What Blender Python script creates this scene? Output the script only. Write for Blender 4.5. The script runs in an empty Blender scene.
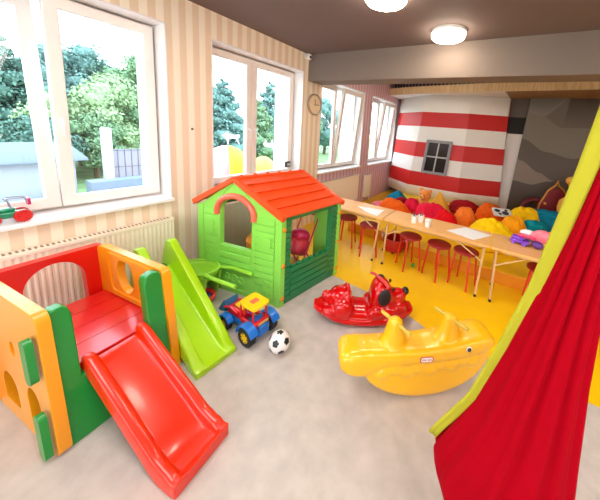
import bpy, bmesh, math, random
from mathutils import Vector, Matrix, noise
from mathutils.geometry import tessellate_polygon
C = bpy.context.scene.collection
S = bpy.context.scene
PI = math.pi
random.seed(4)

# ------------------------------------------------------------------ camera, sky, exposure
CAM = Vector((3.02, 0.0, 1.86))
cam_d = bpy.data.cameras.new('camera')
cam = bpy.data.objects.new('camera', cam_d)
C.objects.link(cam)
rr = Vector((0.86913, 0.48800, 0.08047)); dd = Vector((0.14923, -0.10363, -0.98336)); ff = Vector((-0.47153, 0.86667, -0.16289))
m = Matrix((rr, -dd, -ff)).transposed().to_4x4()
m.translation = CAM
cam.matrix_world = m
cam_d.sensor_fit = 'HORIZONTAL'; cam_d.sensor_width = 36.0
cam_d.lens = 257.36 / 600 * 36
cam_d.shift_x = (300 - 358.41) / 600
cam_d.shift_y = (172.14 - 250) / 600
cam_d.clip_start = 0.05
S.camera = cam

world = bpy.data.worlds.new('sky'); S.world = world
world.use_nodes = True
wn = world.node_tree.nodes; wl = world.node_tree.links
bg = wn['Background']
bg.inputs[1].default_value = 4.6
tc = wn.new('ShaderNodeTexCoord'); sx = wn.new('ShaderNodeSeparateXYZ'); wr = wn.new('ShaderNodeValToRGB')
wl.new(tc.outputs['Generated'], sx.inputs[0]); wl.new(sx.outputs[2], wr.inputs[0]); wl.new(wr.outputs[0], bg.inputs[0])
wr.color_ramp.elements[0].position = 0.0; wr.color_ramp.elements[0].color = (0.93, 0.96, 1.0, 1)
wr.color_ramp.elements[1].position = 0.6; wr.color_ramp.elements[1].color = (0.70, 0.83, 1.0, 1)
S.view_settings.view_transform = 'Standard'
S.view_settings.look = 'None'
S.view_settings.gamma = 1.0
S.view_settings.use_curve_mapping = False
S.view_settings.exposure = 0.62
LAMP_E = 24.0


# ------------------------------------------------------------------ helpers
def lin(c):
    c = c / 255.0
    return c / 12.92 if c <= 0.04045 else ((c + 0.055) / 1.055) ** 2.4


def rgb(r, g, b):
    return (lin(r), lin(g), lin(b), 1.0)


MATS = {}


def mat(name, col, rough=0.5, metal=0.0, coat=0.0, sheen=0.0, noise_amt=0.0, noise_scale=20.0, spec=0.5, bump=0.0, bump_scale=200.0):
    if name in MATS:
        return MATS[name]
    m = bpy.data.materials.new(name); m.use_nodes = True
    nt = m.node_tree; p = nt.nodes['Principled BSDF']
    c = rgb(*col)
    p.inputs['Base Color'].default_value = c
    p.inputs['Roughness'].default_value = rough
    p.inputs['Metallic'].default_value = metal
    p.inputs['Coat Weight'].default_value = coat
    p.inputs['Coat Roughness'].default_value = 0.12
    p.inputs['Sheen Weight'].default_value = sheen
    p.inputs['Specular IOR Level'].default_value = spec
    if noise_amt:
        t = nt.nodes.new('ShaderNodeTexCoord'); n = nt.nodes.new('ShaderNodeTexNoise'); r = nt.nodes.new('ShaderNodeValToRGB')
        n.inputs['Scale'].default_value = noise_scale; n.inputs['Detail'].default_value = 5
        nt.links.new(t.outputs['Object'], n.inputs['Vector']); nt.links.new(n.outputs[0], r.inputs[0])
        r.color_ramp.elements[0].position = 0.3; r.color_ramp.elements[1].position = 0.7
        r.color_ramp.elements[0].color = tuple(x * (1 - noise_amt) for x in c[:3]) + (1,)
        r.color_ramp.elements[1].color = tuple(min(1, x * (1 + noise_amt)) for x in c[:3]) + (1,)
        nt.links.new(r.outputs[0], p.inputs['Base Color'])
    if bump:
        t = nt.nodes.new('ShaderNodeTexCoord'); n = nt.nodes.new('ShaderNodeTexNoise'); b = nt.nodes.new('ShaderNodeBump')
        n.inputs['Scale'].default_value = bump_scale; n.inputs['Detail'].default_value = 3
        b.inputs['Strength'].default_value = bump; b.inputs['Distance'].default_value = 0.01
        nt.links.new(t.outputs['Object'], n.inputs['Vector']); nt.links.new(n.outputs[0], b.inputs['Height']); nt.links.new(b.outputs[0], p.inputs['Normal'])
    MATS[name] = m
    return m


def plastic(name, col, rough=0.28):
    return mat(name, col, rough=rough, coat=0.35)


def stripe_mat(name, ca, cb, phase):
    m = bpy.data.materials.new(name); m.use_nodes = True
    nt = m.node_tree; p = nt.nodes['Principled BSDF']; p.inputs['Roughness'].default_value = 0.7
    t = nt.nodes.new('ShaderNodeTexCoord'); s = nt.nodes.new('ShaderNodeSeparateXYZ')
    a = nt.nodes.new('ShaderNodeMath'); a.operation = 'SUBTRACT'; a.inputs[1].default_value = phase
    d = nt.nodes.new('ShaderNodeMath'); d.operation = 'DIVIDE'; d.inputs[1].default_value = 0.132
    fr = nt.nodes.new('ShaderNodeMath'); fr.operation = 'FRACT'
    g = nt.nodes.new('ShaderNodeMath'); g.operation = 'LESS_THAN'; g.inputs[1].default_value = 0.5
    mx = nt.nodes.new('ShaderNodeMix'); mx.data_type = 'RGBA'
    nt.links.new(t.outputs['Object'], s.inputs[0]); nt.links.new(s.outputs[1], a.inputs[0]); nt.links.new(a.outputs[0], d.inputs[0])
    nt.links.new(d.outputs[0], fr.inputs[0]); nt.links.new(fr.outputs[0], g.inputs[0]); nt.links.new(g.outputs[0], mx.inputs[0])
    mx.inputs[6].default_value = rgb(*ca); mx.inputs[7].default_value = rgb(*cb)
    nt.links.new(mx.outputs[2], p.inputs['Base Color'])
    return m


def wood_mat(name, ca, cb, scale, rough=0.45):
    m = bpy.data.materials.new(name); m.use_nodes = True
    nt = m.node_tree; p = nt.nodes['Principled BSDF']; p.inputs['Roughness'].default_value = rough
    t = nt.nodes.new('ShaderNodeTexCoord'); mp = nt.nodes.new('ShaderNodeMapping'); mp.inputs['Scale'].default_value = scale
    n = nt.nodes.new('ShaderNodeTexNoise'); n.inputs['Scale'].default_value = 3; n.inputs['Detail'].default_value = 6
    r = nt.nodes.new('ShaderNodeValToRGB'); r.color_ramp.elements[0].position = 0.35; r.color_ramp.elements[1].position = 0.65
    r.color_ramp.elements[0].color = rgb(*ca); r.color_ramp.elements[1].color = rgb(*cb)
    nt.links.new(t.outputs['Object'], mp.inputs[0]); nt.links.new(mp.outputs[0], n.inputs[0]); nt.links.new(n.outputs[0], r.inputs[0])
    nt.links.new(r.outputs[0], p.inputs['Base Color'])
    return m


def glass_mat():
    m = bpy.data.materials.new('window_glass'); m.use_nodes = True
    nt = m.node_tree; nt.nodes.remove(nt.nodes['Principled BSDF'])
    o = nt.nodes['Material Output']
    tr = nt.nodes.new('ShaderNodeBsdfTransparent'); tr.inputs[0].default_value = (0.95, 0.98, 0.98, 1)
    gl = nt.nodes.new('ShaderNodeBsdfGlossy'); gl.inputs['Roughness'].default_value = 0.02
    mx = nt.nodes.new('ShaderNodeMixShader'); mx.inputs[0].default_value = 0.025
    nt.links.new(tr.outputs[0], mx.inputs[1]); nt.links.new(gl.outputs[0], mx.inputs[2]); nt.links.new(mx.outputs[0], o.inputs[0])
    return m


def emit_mat(name, col, strength):
    m = bpy.data.materials.new(name); m.use_nodes = True
    p = m.node_tree.nodes['Principled BSDF']
    p.inputs['Base Color'].default_value = rgb(*col)
    p.inputs['Emission Color'].default_value = rgb(*col); p.inputs['Emission Strength'].default_value = strength
    return m


class MB:
    """collects shapes into one bmesh"""

    def __init__(self):
        self.bm = bmesh.new()
        self.mi = 0
        self.M = Matrix.Identity(4)

    def v(self, p):
        return self.bm.verts.new(self.M @ Vector(p))

    def f(self, vs):
        try:
            fc = self.bm.faces.new(vs); fc.material_index = self.mi; return fc
        except ValueError:
            return None

    def box(self, lo, hi, fn=None):
        fn = fn or (lambda x, y, z: (x, y, z))
        vs = [self.v(fn(*(hi[0] if i & 1 else lo[0], hi[1] if i & 2 else lo[1], hi[2] if i & 4 else lo[2]))) for i in range(8)]
        for q in ((0, 2, 3, 1), (4, 5, 7, 6), (0, 1, 5, 4), (2, 6, 7, 3), (0, 4, 6, 2), (1, 3, 7, 5)):
            self.f([vs[i] for i in q])
        return self

    def prism(self, outer, c0, c1, fn, holes=()):
        """polygon (with holes) in (a,b), thickness c0..c1, fn(a,b,c)->xyz"""
        loops = [list(outer)] + [list(h) for h in holes]
        flat = [p for l in loops for p in l]
        tris = tessellate_polygon([[Vector((p[0], p[1], 0)) for p in l] for l in loops])
        a = [self.v(fn(p[0], p[1], c0)) for p in flat]; b = [self.v(fn(p[0], p[1], c1)) for p in flat]
        for t in tris:
            self.f([a[i] for i in t]); self.f([b[i] for i in reversed(t)])
        k = 0
        for l in loops:
            n = len(l)
            for i in range(n):
                j = (i + 1) % n
                self.f([a[k + i], a[k + j], b[k + j], b[k + i]])
            k += n
        return self

    def tube(self, pts, r, seg=10, caps=True, closed=False, sq=1.0):
        pts = [Vector(p) for p in pts]; n = len(pts)
        rad = r if isinstance(r, (list, tuple)) else [r] * n
        rings = []; prev = None
        for i, p in enumerate(pts):
            if closed:
                d = (pts[(i + 1) % n] - pts[i - 1]).normalized()
            else:
                d = (pts[min(i + 1, n - 1)] - pts[max(i - 1, 0)]).normalized()
            if prev is None:
                up = Vector((0, 0, 1)) if abs(d.z) < 0.9 else Vector((1, 0, 0))
                x = d.cross(up).normalized()
            else:
                x = (prev - d * prev.dot(d)).normalized()
            prev = x; y = d.cross(x)
            rings.append([self.v(p + (x * math.cos(2 * PI * k / seg) + y * math.sin(2 * PI * k / seg) * sq) * rad[i]) for k in range(seg)])
        for i in range(n if closed else n - 1):
            A, B = rings[i], rings[(i + 1) % n]
            for k in range(seg):
                self.f([A[k], A[(k + 1) % seg], B[(k + 1) % seg], B[k]])
        if caps and not closed:
            self.f(list(reversed(rings[0]))); self.f(rings[-1])
        return self

    def lathe(self, prof, o=(0, 0, 0), axis=(0, 0, 1), seg=28):
        o = Vector(o); ax = Vector(axis).normalized()
        x = ax.cross(Vector((0, 0, 1)) if abs(ax.z) < 0.9 else Vector((1, 0, 0))).normalized(); y = ax.cross(x)
        rings = []
        for r, h in prof:
            if r < 1e-6:
                rings.append([self.v(o + ax * h)])
            else:
                rings.append([self.v(o + ax * h + (x * math.cos(2 * PI * k / seg) + y * math.sin(2 * PI * k / seg)) * r) for k in range(seg)])
        for A, B in zip(rings, rings[1:]):
            for k in range(seg):
                k2 = (k + 1) % seg
                if len(A) == 1 and len(B) == 1: continue
                if len(A) == 1: self.f([A[0], B[k2], B[k]])
                elif len(B) == 1: self.f([A[k], A[k2], B[0]])
                else: self.f([A[k], A[k2], B[k2], B[k]])
        return self

    def disc(self, o, r, h, axis=(0, 0, 1), seg=28):
        return self.lathe([(0, 0), (r, 0), (r, h), (0, h)], o, axis, seg)

    def ell(self, c, r, rot=None, seg=20, rings=12, e=1.0):
        c = Vector(c); R = rot or Matrix.Identity(3)

        def sp(t):
            return math.copysign(abs(t) ** e, t)
        top = self.v(c + R @ Vector((0, 0, r[2]))); bot = self.v(c + R @ Vector((0, 0, -r[2]))); rs = []
        for i in range(1, rings):
            th = PI * i / rings
            rs.append([self.v(c + R @ Vector((r[0] * sp(math.sin(th)) * sp(math.cos(2 * PI * k / seg)), r[1] * sp(math.sin(th)) * sp(math.sin(2 * PI * k / seg)), r[2] * sp(math.cos(th))))) for k in range(seg)])
        for k in range(seg):
            k2 = (k + 1) % seg
            self.f([top, rs[0][k], rs[0][k2]]); self.f([bot, rs[-1][k2], rs[-1][k]])
            for A, B in zip(rs, rs[1:]):
                self.f([A[k], B[k], B[k2], A[k2]])
        return self

    def loft(self, rings, caps=True, closed=True):
        R = [[self.v(p) for p in r] for r in rings]
        n = len(R[0])
        for A, B in zip(R, R[1:]):
            for k in range(n if closed else n - 1):
                self.f([A[k], A[(k + 1) % n], B[(k + 1) % n], B[k]])
        if caps:
            self.f(list(reversed(R[0]))); self.f(R[-1])
        return self

    def build(self, name, mats, parent=None, bevel=0.0, seg=2, smooth=35, remesh=0.0, smooth_it=0, subsurf=0, solid=0.0, loc=None):
        bm = self.bm
        bmesh.ops.recalc_face_normals(bm, faces=bm.faces)
        me = bpy.data.meshes.new(name); bm.to_mesh(me); bm.free()
        for mm in (mats if isinstance(mats, (list, tuple)) else [mats]):
            me.materials.append(mm)
        for p in me.polygons: p.use_smooth = True
        if smooth < 180 and not remesh:
            me.set_sharp_from_angle(angle=math.radians(smooth))
        o = bpy.data.objects.new(name, me); C.objects.link(o)
        if parent is not None: o.parent = parent
        if loc is not None: o.location = loc
        if solid:
            s = o.modifiers.new('solid', 'SOLIDIFY'); s.thickness = solid; s.offset = 0
        if remesh:
            r = o.modifiers.new('remesh', 'REMESH'); r.mode = 'VOXEL'; r.voxel_size = remesh; r.use_smooth_shade = True
            if smooth_it:
                s = o.modifiers.new('smooth', 'SMOOTH'); s.iterations = smooth_it; s.factor = 0.5
        if bevel:
            b = o.modifiers.new('bevel', 'BEVEL'); b.width = bevel; b.segments = seg; b.limit_method = 'ANGLE'; b.angle_limit = math.radians(40)
            b.harden_normals = False
        if subsurf:
            s = o.modifiers.new('sub', 'SUBSURF'); s.levels = subsurf; s.render_levels = subsurf
        return o


def tag(o, label, cat=None, group=None, kind=None):
    if label: o['label'] = label
    if cat: o['category'] = cat
    if group: o['group'] = group
    if kind: o['kind'] = kind
    return o


def thing(name, label, cat, loc=(0, 0, 0), rz=0.0, group=None):
    o = bpy.data.objects.new(name, None); C.objects.link(o)
    o.empty_display_size = 0.1
    o.location = loc; o.rotation_euler = (0, 0, rz)
    return tag(o, label, cat, group)


def struct(o):
    o['kind'] = 'structure'; return o


def dup(root, loc, rz=None, label=None):
    def rec(o, parent):
        c = o.copy(); C.objects.link(c)
        if parent: c.parent = parent
        for ch in o.children: rec(ch, c)
        return c
    r = rec(root, None)
    r.location = loc
    if rz is not None: r.rotation_euler = (0, 0, rz)
    if label: r['label'] = label
    return r


XYZ = lambda a, b, c: (a, b, c)
XZ = lambda a, b, c: (a, c, b)      # in-plane x,z ; thickness along y
YZ = lambda a, b, c: (c, a, b)      # in-plane y,z ; thickness along x


def rrect(x0, y0, x1, y1, r, n=5):
    out = []
    for cx, cy, a0 in ((x1 - r, y1 - r, 0), (x0 + r, y1 - r, 90), (x0 + r, y0 + r, 180), (x1 - r, y0 + r, 270)):
        for i in range(n + 1):
            a = math.radians(a0 + 90 * i / n); out.append((cx + r * math.cos(a), cy + r * math.sin(a)))
    return out


def oval(cx, cy, rx, ry, n=24, rot=0.0):
    return [(cx + rx * math.cos(t) * math.cos(rot) - ry * math.sin(t) * math.sin(rot), cy + rx * math.cos(t) * math.sin(rot) + ry * math.sin(t) * math.cos(rot)) for t in [2 * PI * i / n for i in range(n)]]


# ------------------------------------------------------------------ materials
M_orange_paper = stripe_mat('orange_striped_wallpaper', (236, 212, 182), (250, 236, 214), 1.455)
M_pink_paper = stripe_mat('pink_striped_wallpaper', (214, 172, 184), (235, 204, 212), 1.455)
M_ceiling = mat('taupe_ceiling_paint', (116, 100, 95), 0.8, spec=.2)
M_beam = mat('taupe_beam_paint', (126, 112, 102), 0.75, spec=.2)
M_floor = mat('yellow_vinyl', (255, 200, 8), 0.28, noise_amt=0.05, noise_scale=3)
M_carpet = mat('grey_carpet_pile', (200, 189, 178), 0.95, noise_amt=0.1, noise_scale=9, bump=0.4, bump_scale=350, sheen=0.2)
M_white = mat('white_frame', (238, 232, 228), 0.4)
M_frame = mat('white_window_profile', (240, 230, 222), 0.35, coat=0.2)
M_sill = mat('white_sill', (248, 246, 244), 0.35)
M_glass = glass_mat()
M_rad = mat('cream_radiator_enamel', (250, 238, 216), 0.4)
M_gap_shade = mat('painted_gap_shade', (40, 36, 36), 0.8)  # shade inside the opening, put into the colour
M_chrome = mat('chrome', (210, 210, 212), 0.2, metal=1.0)
M_black = plastic('black_plastic', (24, 24, 26), 0.35)
M_red = plastic('red_plastic', (214, 12, 6))
M_slide_red = plastic('orange_red_slide_plastic', (228, 40, 0), 0.3)
M_cube_yellow = plastic('amber_plastic', (246, 158, 8), 0.35)
M_cube_green = plastic('green_plastic', (8, 140, 48), 0.35)
M_lime = plastic('lime_plastic', (172, 222, 14), 0.3)
M_house_green = plastic('light_green_house_plastic', (142, 220, 84), 0.4)
M_house_dark = plastic('dark_green_house_plastic', (24, 128, 72), 0.4)
M_roof = plastic('orange_roof_plastic', (236, 76, 16), 0.42)
M_arch = plastic('salmon_trim_plastic', (232, 104, 78), 0.4)
M_bolt = plastic('amber_bolt', (240, 150, 40), 0.4)
M_whale = plastic('yellow_rocker_plastic', (252, 186, 12), 0.3)
M_dog = plastic('glossy_red_rocker_plastic', (208, 4, 10), 0.16)
M_oak = wood_mat('oak_cladding', (206, 168, 116), (232, 200, 152), (14.0, 14.0, 1.0))
M_beech = wood_mat('beech_tabletop', (240, 176, 100), (248, 192, 120), (1.2, 12, 12), 0.35)
M_tleg = mat('cream_lacquered_legs', (222, 182, 126), 0.35, metal=0.25)
M_stool_red = mat('dark_red_stool_seat', (150, 26, 30), 0.4)
M_stool_leg = mat('red_stool_tube', (214, 52, 22), 0.4)
M_lamp = emit_mat('lamp_diffuser', (255, 240, 220), LAMP_E)

# ------------------------------------------------------------------ room shell
XR, YN, YF, ZC, ZF = 7.6, -3.2, 7.8, 3.02, 3.62


def slab(name, lo, hi, mt, bevel=0.0):
    return struct(MB().box(lo, hi).build(name, mt, bevel=bevel))


slab('floor', (-0.3, YN - .2, -0.2), (XR + .2, YF + .2, 0.0), M_floor)
cp = MB().prism([(0, YN), (XR, YN), (XR, 2.30), (3.9, 2.31), (3.1, 2.30), (2.64, 2.34), (2.38, 2.43), (2.0, 2.50), (1.38, 2.55), (0.8, 2.58), (0, 2.62)], 0.0, 0.006, XYZ)
struct(cp.build('floor_carpet', M_carpet))
# raised yellow podium under the bean bags
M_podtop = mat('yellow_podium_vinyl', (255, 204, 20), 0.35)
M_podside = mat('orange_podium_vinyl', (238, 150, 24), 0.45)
pm = MB(); pm.prism([(0.75, 3.93), (2.0, 3.93), (2.0, 3.70), (XR, 3.70), (XR, YF), (0.75, YF)], 0.0, 0.175, XYZ)
po = struct(pm.build('floor_podium', [M_podtop, M_podside], bevel=0.012))
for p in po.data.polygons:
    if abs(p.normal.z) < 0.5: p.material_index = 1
slab('ceiling', (-0.3, YN - .2, ZC), (XR + .2, 3.6, ZC + .15), M_ceiling)
slab('ceiling_rear_zone', (-0.3, 3.6, ZF), (XR + .2, YF + .2, ZF + .15), M_ceiling)
slab('ceiling_beam', (0.0, 3.51, 2.597), (XR, 3.88, ZF + .1), M_beam, 0.006)

WIN = [(-0.10, 1.40), (1.85, 3.40), (3.90, 5.57), (6.00, 7.68)]
ZS, ZT = 0.95, 2.73
TH = 0.62


def wall_strip(name, ya, yb, openings, mt):
    b = MB()
    holes = [[(o0, ZS), (o1, ZS), (o1, ZT), (o0, ZT)] for o0, o1 in openings]
    b.prism([(ya, 0), (yb, 0), (yb, ZF + .1), (ya, ZF + .1)], -TH, 0.0, YZ, holes)
    return struct(b.build(name, mt))


wall_strip('wall_left', YN, 3.89, WIN[:2], M_orange_paper)
wall_strip('wall_left_far', 3.89, YF, WIN[2:], M_pink_paper)
M_rwall = mat('warm_white_wall', (240, 222, 200), 0.8)
slab('wall_right', (XR, YN, 0), (XR + .2, YF, ZF), M_rwall)
FILL_WIN = [(0.5, 3.3), (4.0, 6.8)]  # unseen windows added to bring daylight in behind the camera
struct(MB().prism([(-0.3, 0), (XR + .2, 0), (XR + .2, ZF), (-0.3, ZF)], YN - .2, YN, XZ, [[(a, .5), (b, .5), (b, 2.85), (a, 2.85)] for a, b in FILL_WIN]).build('wall_near', M_rwall))
for k, (a, b) in enumerate(FILL_WIN):
    c_ = (a + b) / 2
    w_ = struct(MB().prism([(a, .5), (b, .5), (b, 2.85), (a, 2.85)], YN - .14, YN - .06, XZ, [[(a + .08, .58), (c_ - .05, .58), (c_ - .05, 2.77), (a + .08, 2.77)], [(c_ + .05, .58), (b - .08, .58), (b - .08, 2.77), (c_ + .05, 2.77)]]).build('window_%d' % (k + 5), M_frame))  # added window, only there for its daylight
    MB().box((a + .07, YN - .105, .57), (b - .07, YN - .095, 2.78)).build('glass', M_glass, w_)
M_bwall = mat('plum_grey_wall', (150, 128, 134), 0.8)
slab('wall_back', (-0.3, YF, 0), (XR + .2, YF + .2, ZF), M_bwall)

# mural wall with wavy grey bands (thick panel in front of the back wall)
M_w = [mat('mural_grey_a', (132, 124, 118), 0.7), mat('mural_grey_b', (112, 99, 91), 0.7), mat('mural_grey_c', (126, 116, 104), 0.7), mat('mural_grey_d', (98, 86, 77), 0.7), mat('mural_grey_e', (138, 120, 106), 0.7), mat('mural_grey_f', (88, 76, 68), 0.7)]


def lerp_curve(pts, x):
    if x <= pts[0][0]: return pts[0][1]
    for (x0, y0), (x1, y1) in zip(pts, pts[1:]):
        if x <= x1:
            t = (x - x0) / (x1 - x0); t = t * t * (3 - 2 * t); return y0 + (y1 - y0) * t
    return pts[-1][1]


XM0, XM1 = 3.33, XR
curves = [
    [(3.3, 2.30), (3.66, 2.48), (4.25, 3.0), (8, 3.0)],
    [(3.3, 2.82), (3.40, 2.56), (3.68, 2.50), (4.1, 2.26), (4.6, 2.28), (5.6, 2.7), (8, 2.3)],
    [(3.3, 2.02), (3.42, 1.95), (3.9, 1.70), (4.4, 1.60), (5.2, 2.0), (8, 1.5)],
    [(3.3, 1.55), (3.44, 1.45), (3.88, 1.20), (4.15, 1.06), (4.6, 1.12), (8, 1.5)],
    [(3.3, 0.98), (3.42, 0.94), (3.76, 0.90), (4.1, 1.03), (4.3, 1.10), (5, 0.9), (8, 0.8)],
]
mw = MB()
NX = 70
MURY = 7.30
for band in range(6):
    mw.mi = [0, 1, 2, 3, 4, 5][band]
    for i in range(NX):
        u0, u1 = i / NX, (i + 1) / NX

        def px(u, z):
            xl = 3.33 + 0.035 * z      # the leaning left edge of the mural
            return xl + (XM1 - xl) * u ** 1.6

        def lev(k, u):
            if k < 0: return 2.95
            if k > 4: return 0.0
            x = px(u, 1.6)
            zz = [min(2.95, lerp_curve(c, x)) for c in curves]
            zz[0] = max(zz[0], zz[1]) if x > 3.66 else max(zz[0], zz[1])
            for q in range(1, 5): zz[q] = min(zz[q], zz[q - 1])
            return zz[k]
        za0, za1, zb0, zb1 = lev(band - 1, u0), lev(band - 1, u1), lev(band, u0), lev(band, u1)
        if za0 - zb0 < 1e-4 and za1 - zb1 < 1e-4: continue
        vs = [mw.v((px(u0, zb0), MURY, zb0)), mw.v((px(u1, zb1), MURY, zb1)), mw.v((px(u1, za1), MURY, za1)), mw.v((px(u0, za0), MURY, za0))]
        mw.f(vs)
bmesh.ops.remove_doubles(mw.bm, verts=mw.bm.verts, dist=1e-5)
mo = mw.build('wall_mural', M_w, solid=0.0)
sm = mo.modifiers.new('solid', 'SOLIDIFY'); sm.thickness = 0.12; sm.offset = 1
for p in mo.data.polygons:
    if p.normal.y > 0: p.flip()
mo['kind'] = 'structure'
sm.offset = -1
# white partition and dark sheet painted for the opening's shade between lighthouse and mural
struct(MB().prism([(3.0, 0), (3.46, 0), (3.46, 2.06), (3.0, 2.06)], 7.44, 7.5, XZ).build('wall_partition', mat('white_partition', (232, 222, 214), 0.6)))
struct(MB().prism([(3.0, 2.46), (3.46, 2.46), (3.46, 2.91), (3.0, 2.91)], 7.44, 7.5, XZ).build('wall_mural_strip', M_w[3]))
struct(MB().prism([(3.0, 2.06), (3.46, 2.06), (3.46, 2.46), (3.0, 2.46)], 7.47, 7.5, XZ).build('wall_gap_shade', M_gap_shade))

# loft: oak-clad fascia with a white and brown soffit
M_soffit = mat('brown_soffit', (150, 112, 76), 0.6)
M_soffit_w = mat('white_soffit', (236, 228, 222), 0.6)
lf = [(0.0, 7.06), (0.45, 6.88), (0.97, 6.73), (2.4, 6.45), (4.36, 6.16), (XR, 5.9), (XR, YF), (0.0, YF)]
lo = MB(); lo.prism(lf, 2.90, 2.93, XYZ); lof = struct(lo.build('ceiling_loft', M_soffit))
ws = MB(); ws.prism([(0.02, 7.08), (0.97, 6.75), (2.9, 6.40), (3.0, 7.28), (0.02, 7.78)], 2.892, 2.90, XYZ); struct(ws.build('ceiling_loft_panel', M_soffit_w))
fa = MB()
for (x0, y0), (x1, y1) in zip(lf[:5], lf[1:6]):
    n = max(1, int((x1 - x0) / 0.12))
    for i in range(n):
        a, b_ = i / n, (i + 1) / n
        fa.prism([(x0 + (x1 - x0) * a, 2.895), (x0 + (x1 - x0) * b_ - 0.004, 2.895), (x0 + (x1 - x0) * b_ - 0.004, 3.075), (x0 + (x1 - x0) * a, 3.075)], -0.03, 0.0,
                 lambda p, z, c, x0=x0, y0=y0, x1=x1, y1=y1: (p, y0 + (y1 - y0) * (p - x0) / (x1 - x0) + c, z))
struct(fa.build('trim_1', M_oak))
rl = MB()
for i in range(24):
    x = 0.1 + i * 0.1; y = lerp_curve(lf[:6], x) + 0.08
    rl.box((x, y, 2.93), (x + 0.05, y + 0.03, 3.5))
rl.box((0.03, 7.14, 3.40), (0.1, 7.17, 3.5))
tag(rl.build('loft_railing', mat('dark_purple_slats', (70, 50, 62), 0.6)), 'dark slatted railing glimpsed above the oak loft edge', 'railing')

# ------------------------------------------------------------------ windows
def bar(mb, y0, y1, z0, z1, x0, x1):
    mb.box((x0, y0, z0), (x1, y1, z1))


def sash(win, y0, y1, z0, z1, tilt=0.0, handle_side=None, fw=0.085):
    """one glazed casement hinged at its bottom edge (tilt opens the top inwards)"""
    s = MB()
    s.prism([(y0, z0), (y1, z0), (y1, z1), (y0, z1)], -0.035, 0.035, YZ, [[(y0 + fw, z0 + fw), (y1 - fw, z0 + fw), (y1 - fw, z1 - fw), (y0 + fw, z1 - fw)]])
    Mx = Matrix.Translation((-0.215, 0, z0)) @ Matrix.Rotation(tilt, 4, 'Y') @ Matrix.Translation((0, 0, -z0))
    so = s.build('sash', M_frame, win, bevel=0.008)
    so.matrix_local = Mx
    g = MB().box((-0.006, y0 + fw - .01, z0 + fw - .01), (0.006, y1 - fw + .01, z1 - fw + .01)).build('glass', M_glass, so)
    if handle_side is not None:
        hy = y0 + fw * .5 if handle_side < 0 else y1 - fw * .5
        hm = MB(); hz = z0 + (z1 - z0) * 0.43
        hm.box((0.035, hy - .014, hz - .035), (0.045, hy + .014, hz + .035)); hm.tube([(0.045, hy, hz), (0.075, hy, hz), (0.08, hy, hz - .02), (0.08, hy, hz - .12)], 0.009, 8)
        hm.build('handle', M_white, so)
    return so


def window(n, y0, y1, mull, tilts, handles):
    w = MB()
    fz0, fz1 = ZS + 0.03, ZT - 0.015
    w.prism([(y0 + .012, fz0), (y1 - .012, fz0), (y1 - .012, fz1), (y0 + .012, fz1)], -0.29, -0.235, YZ,
            [[(y0 + .06, fz0 + .05), (y1 - .06, fz0 + .05), (y1 - .06, fz1 - .05), (y0 + .06, fz1 - .05)]])
    win = struct(w.build('window_%d' % n, M_frame, bevel=0.006))
    # white plastered reveal lining
    r = MB()
    r.box((-TH - .01, y0, ZS + .03), (0.004, y0 + .012, ZT)); r.box((-TH - .01, y1 - .012, ZS + .03), (0.004, y1, ZT)); r.box((-TH - .01, y0, ZT - .012), (0.004, y1, ZT + .001))
    r.build('reveal', M_white, win)
    MB().prism([(-TH - .03, ZS), (0.06, ZS), (0.06, ZS + .032), (-TH - .03, ZS + .032)], y0 - .06 + .06, y1, lambda a, b, c: (a, c, b)).build('sill', M_sill, win, bevel=0.006)
    sash(win, y0 + .03, mull + .0, fz0 + .025, fz1 - .02, tilts[0], handles[0])
    sash(win, mull + .005, y1 - .03, fz0 + .025, fz1 - .02, tilts[1], handles[1])
    return win


window(1, *WIN[0], 0.645, (-0.15, 0.0), (1, -1))
window(2, *WIN[1], 2.545, (0.0, 0.0), (1, -1))
window(3, *WIN[2], 4.68, (0.0, 0.10), (None, -1))
window(4, *WIN[3], 6.84, (0.0, 0.10), (None, -1))

# ------------------------------------------------------------------ ceiling lamps and added fill lights
def lamp(x, y, label):
    t = thing('ceiling_lamp', label, 'lamp', (x, y, ZC), group='round ceiling lamps')
    MB().lathe([(0, 0), (0.19, 0), (0.19, -0.03), (0.178, -0.035), (0, -0.03)]).build('base_ring', M_white, t)
    MB().lathe([(0.18, -0.03), (0.178, -0.07), (0.16, -0.088), (0.10, -0.095), (0, -0.097)]).build('diffuser', M_lamp, t)
    return t


lamp(2.31, 3.14, 'round glowing ceiling lamp nearest the beam')
lamp(1.98, 2.15, 'round glowing ceiling lamp cut off by the top of the photo')
lamp(5.2, 2.9, 'added round fill lamp, unseen out of frame on the right')  # unseen lamp added as extra fill light
lamp(1.3, 5.0, 'added round fill lamp, unseen behind the beam').location.z = ZF  # unseen lamp added to brighten the lighthouse faces
M_fill = emit_mat('fill_panel_glow', (255, 248, 246), 6.5)  # unseen glowing panels added to brighten carpet, toys and left wall
for x, y, lb_ in ((1.5, 0.2, 'added unseen fill panel above the camera, nearest the windows'), (4.1, 0.2, 'added unseen fill panel above the camera, middle of the room'), (6.3, 0.6, 'added unseen fill panel to the right of the camera')):
    t = thing('fill_panel', lb_, 'lamp', (x, y, ZC - .002), group='added square fill panels')
    MB().prism(rrect(-.6, -.6, .6, .6, .02), -.04, 0, XYZ).build('housing', M_white, t)
    MB().prism(rrect(-.57, -.57, .57, .57, .02), -.046, -.0402, XYZ).build('diffuser', M_fill, t)

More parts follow.
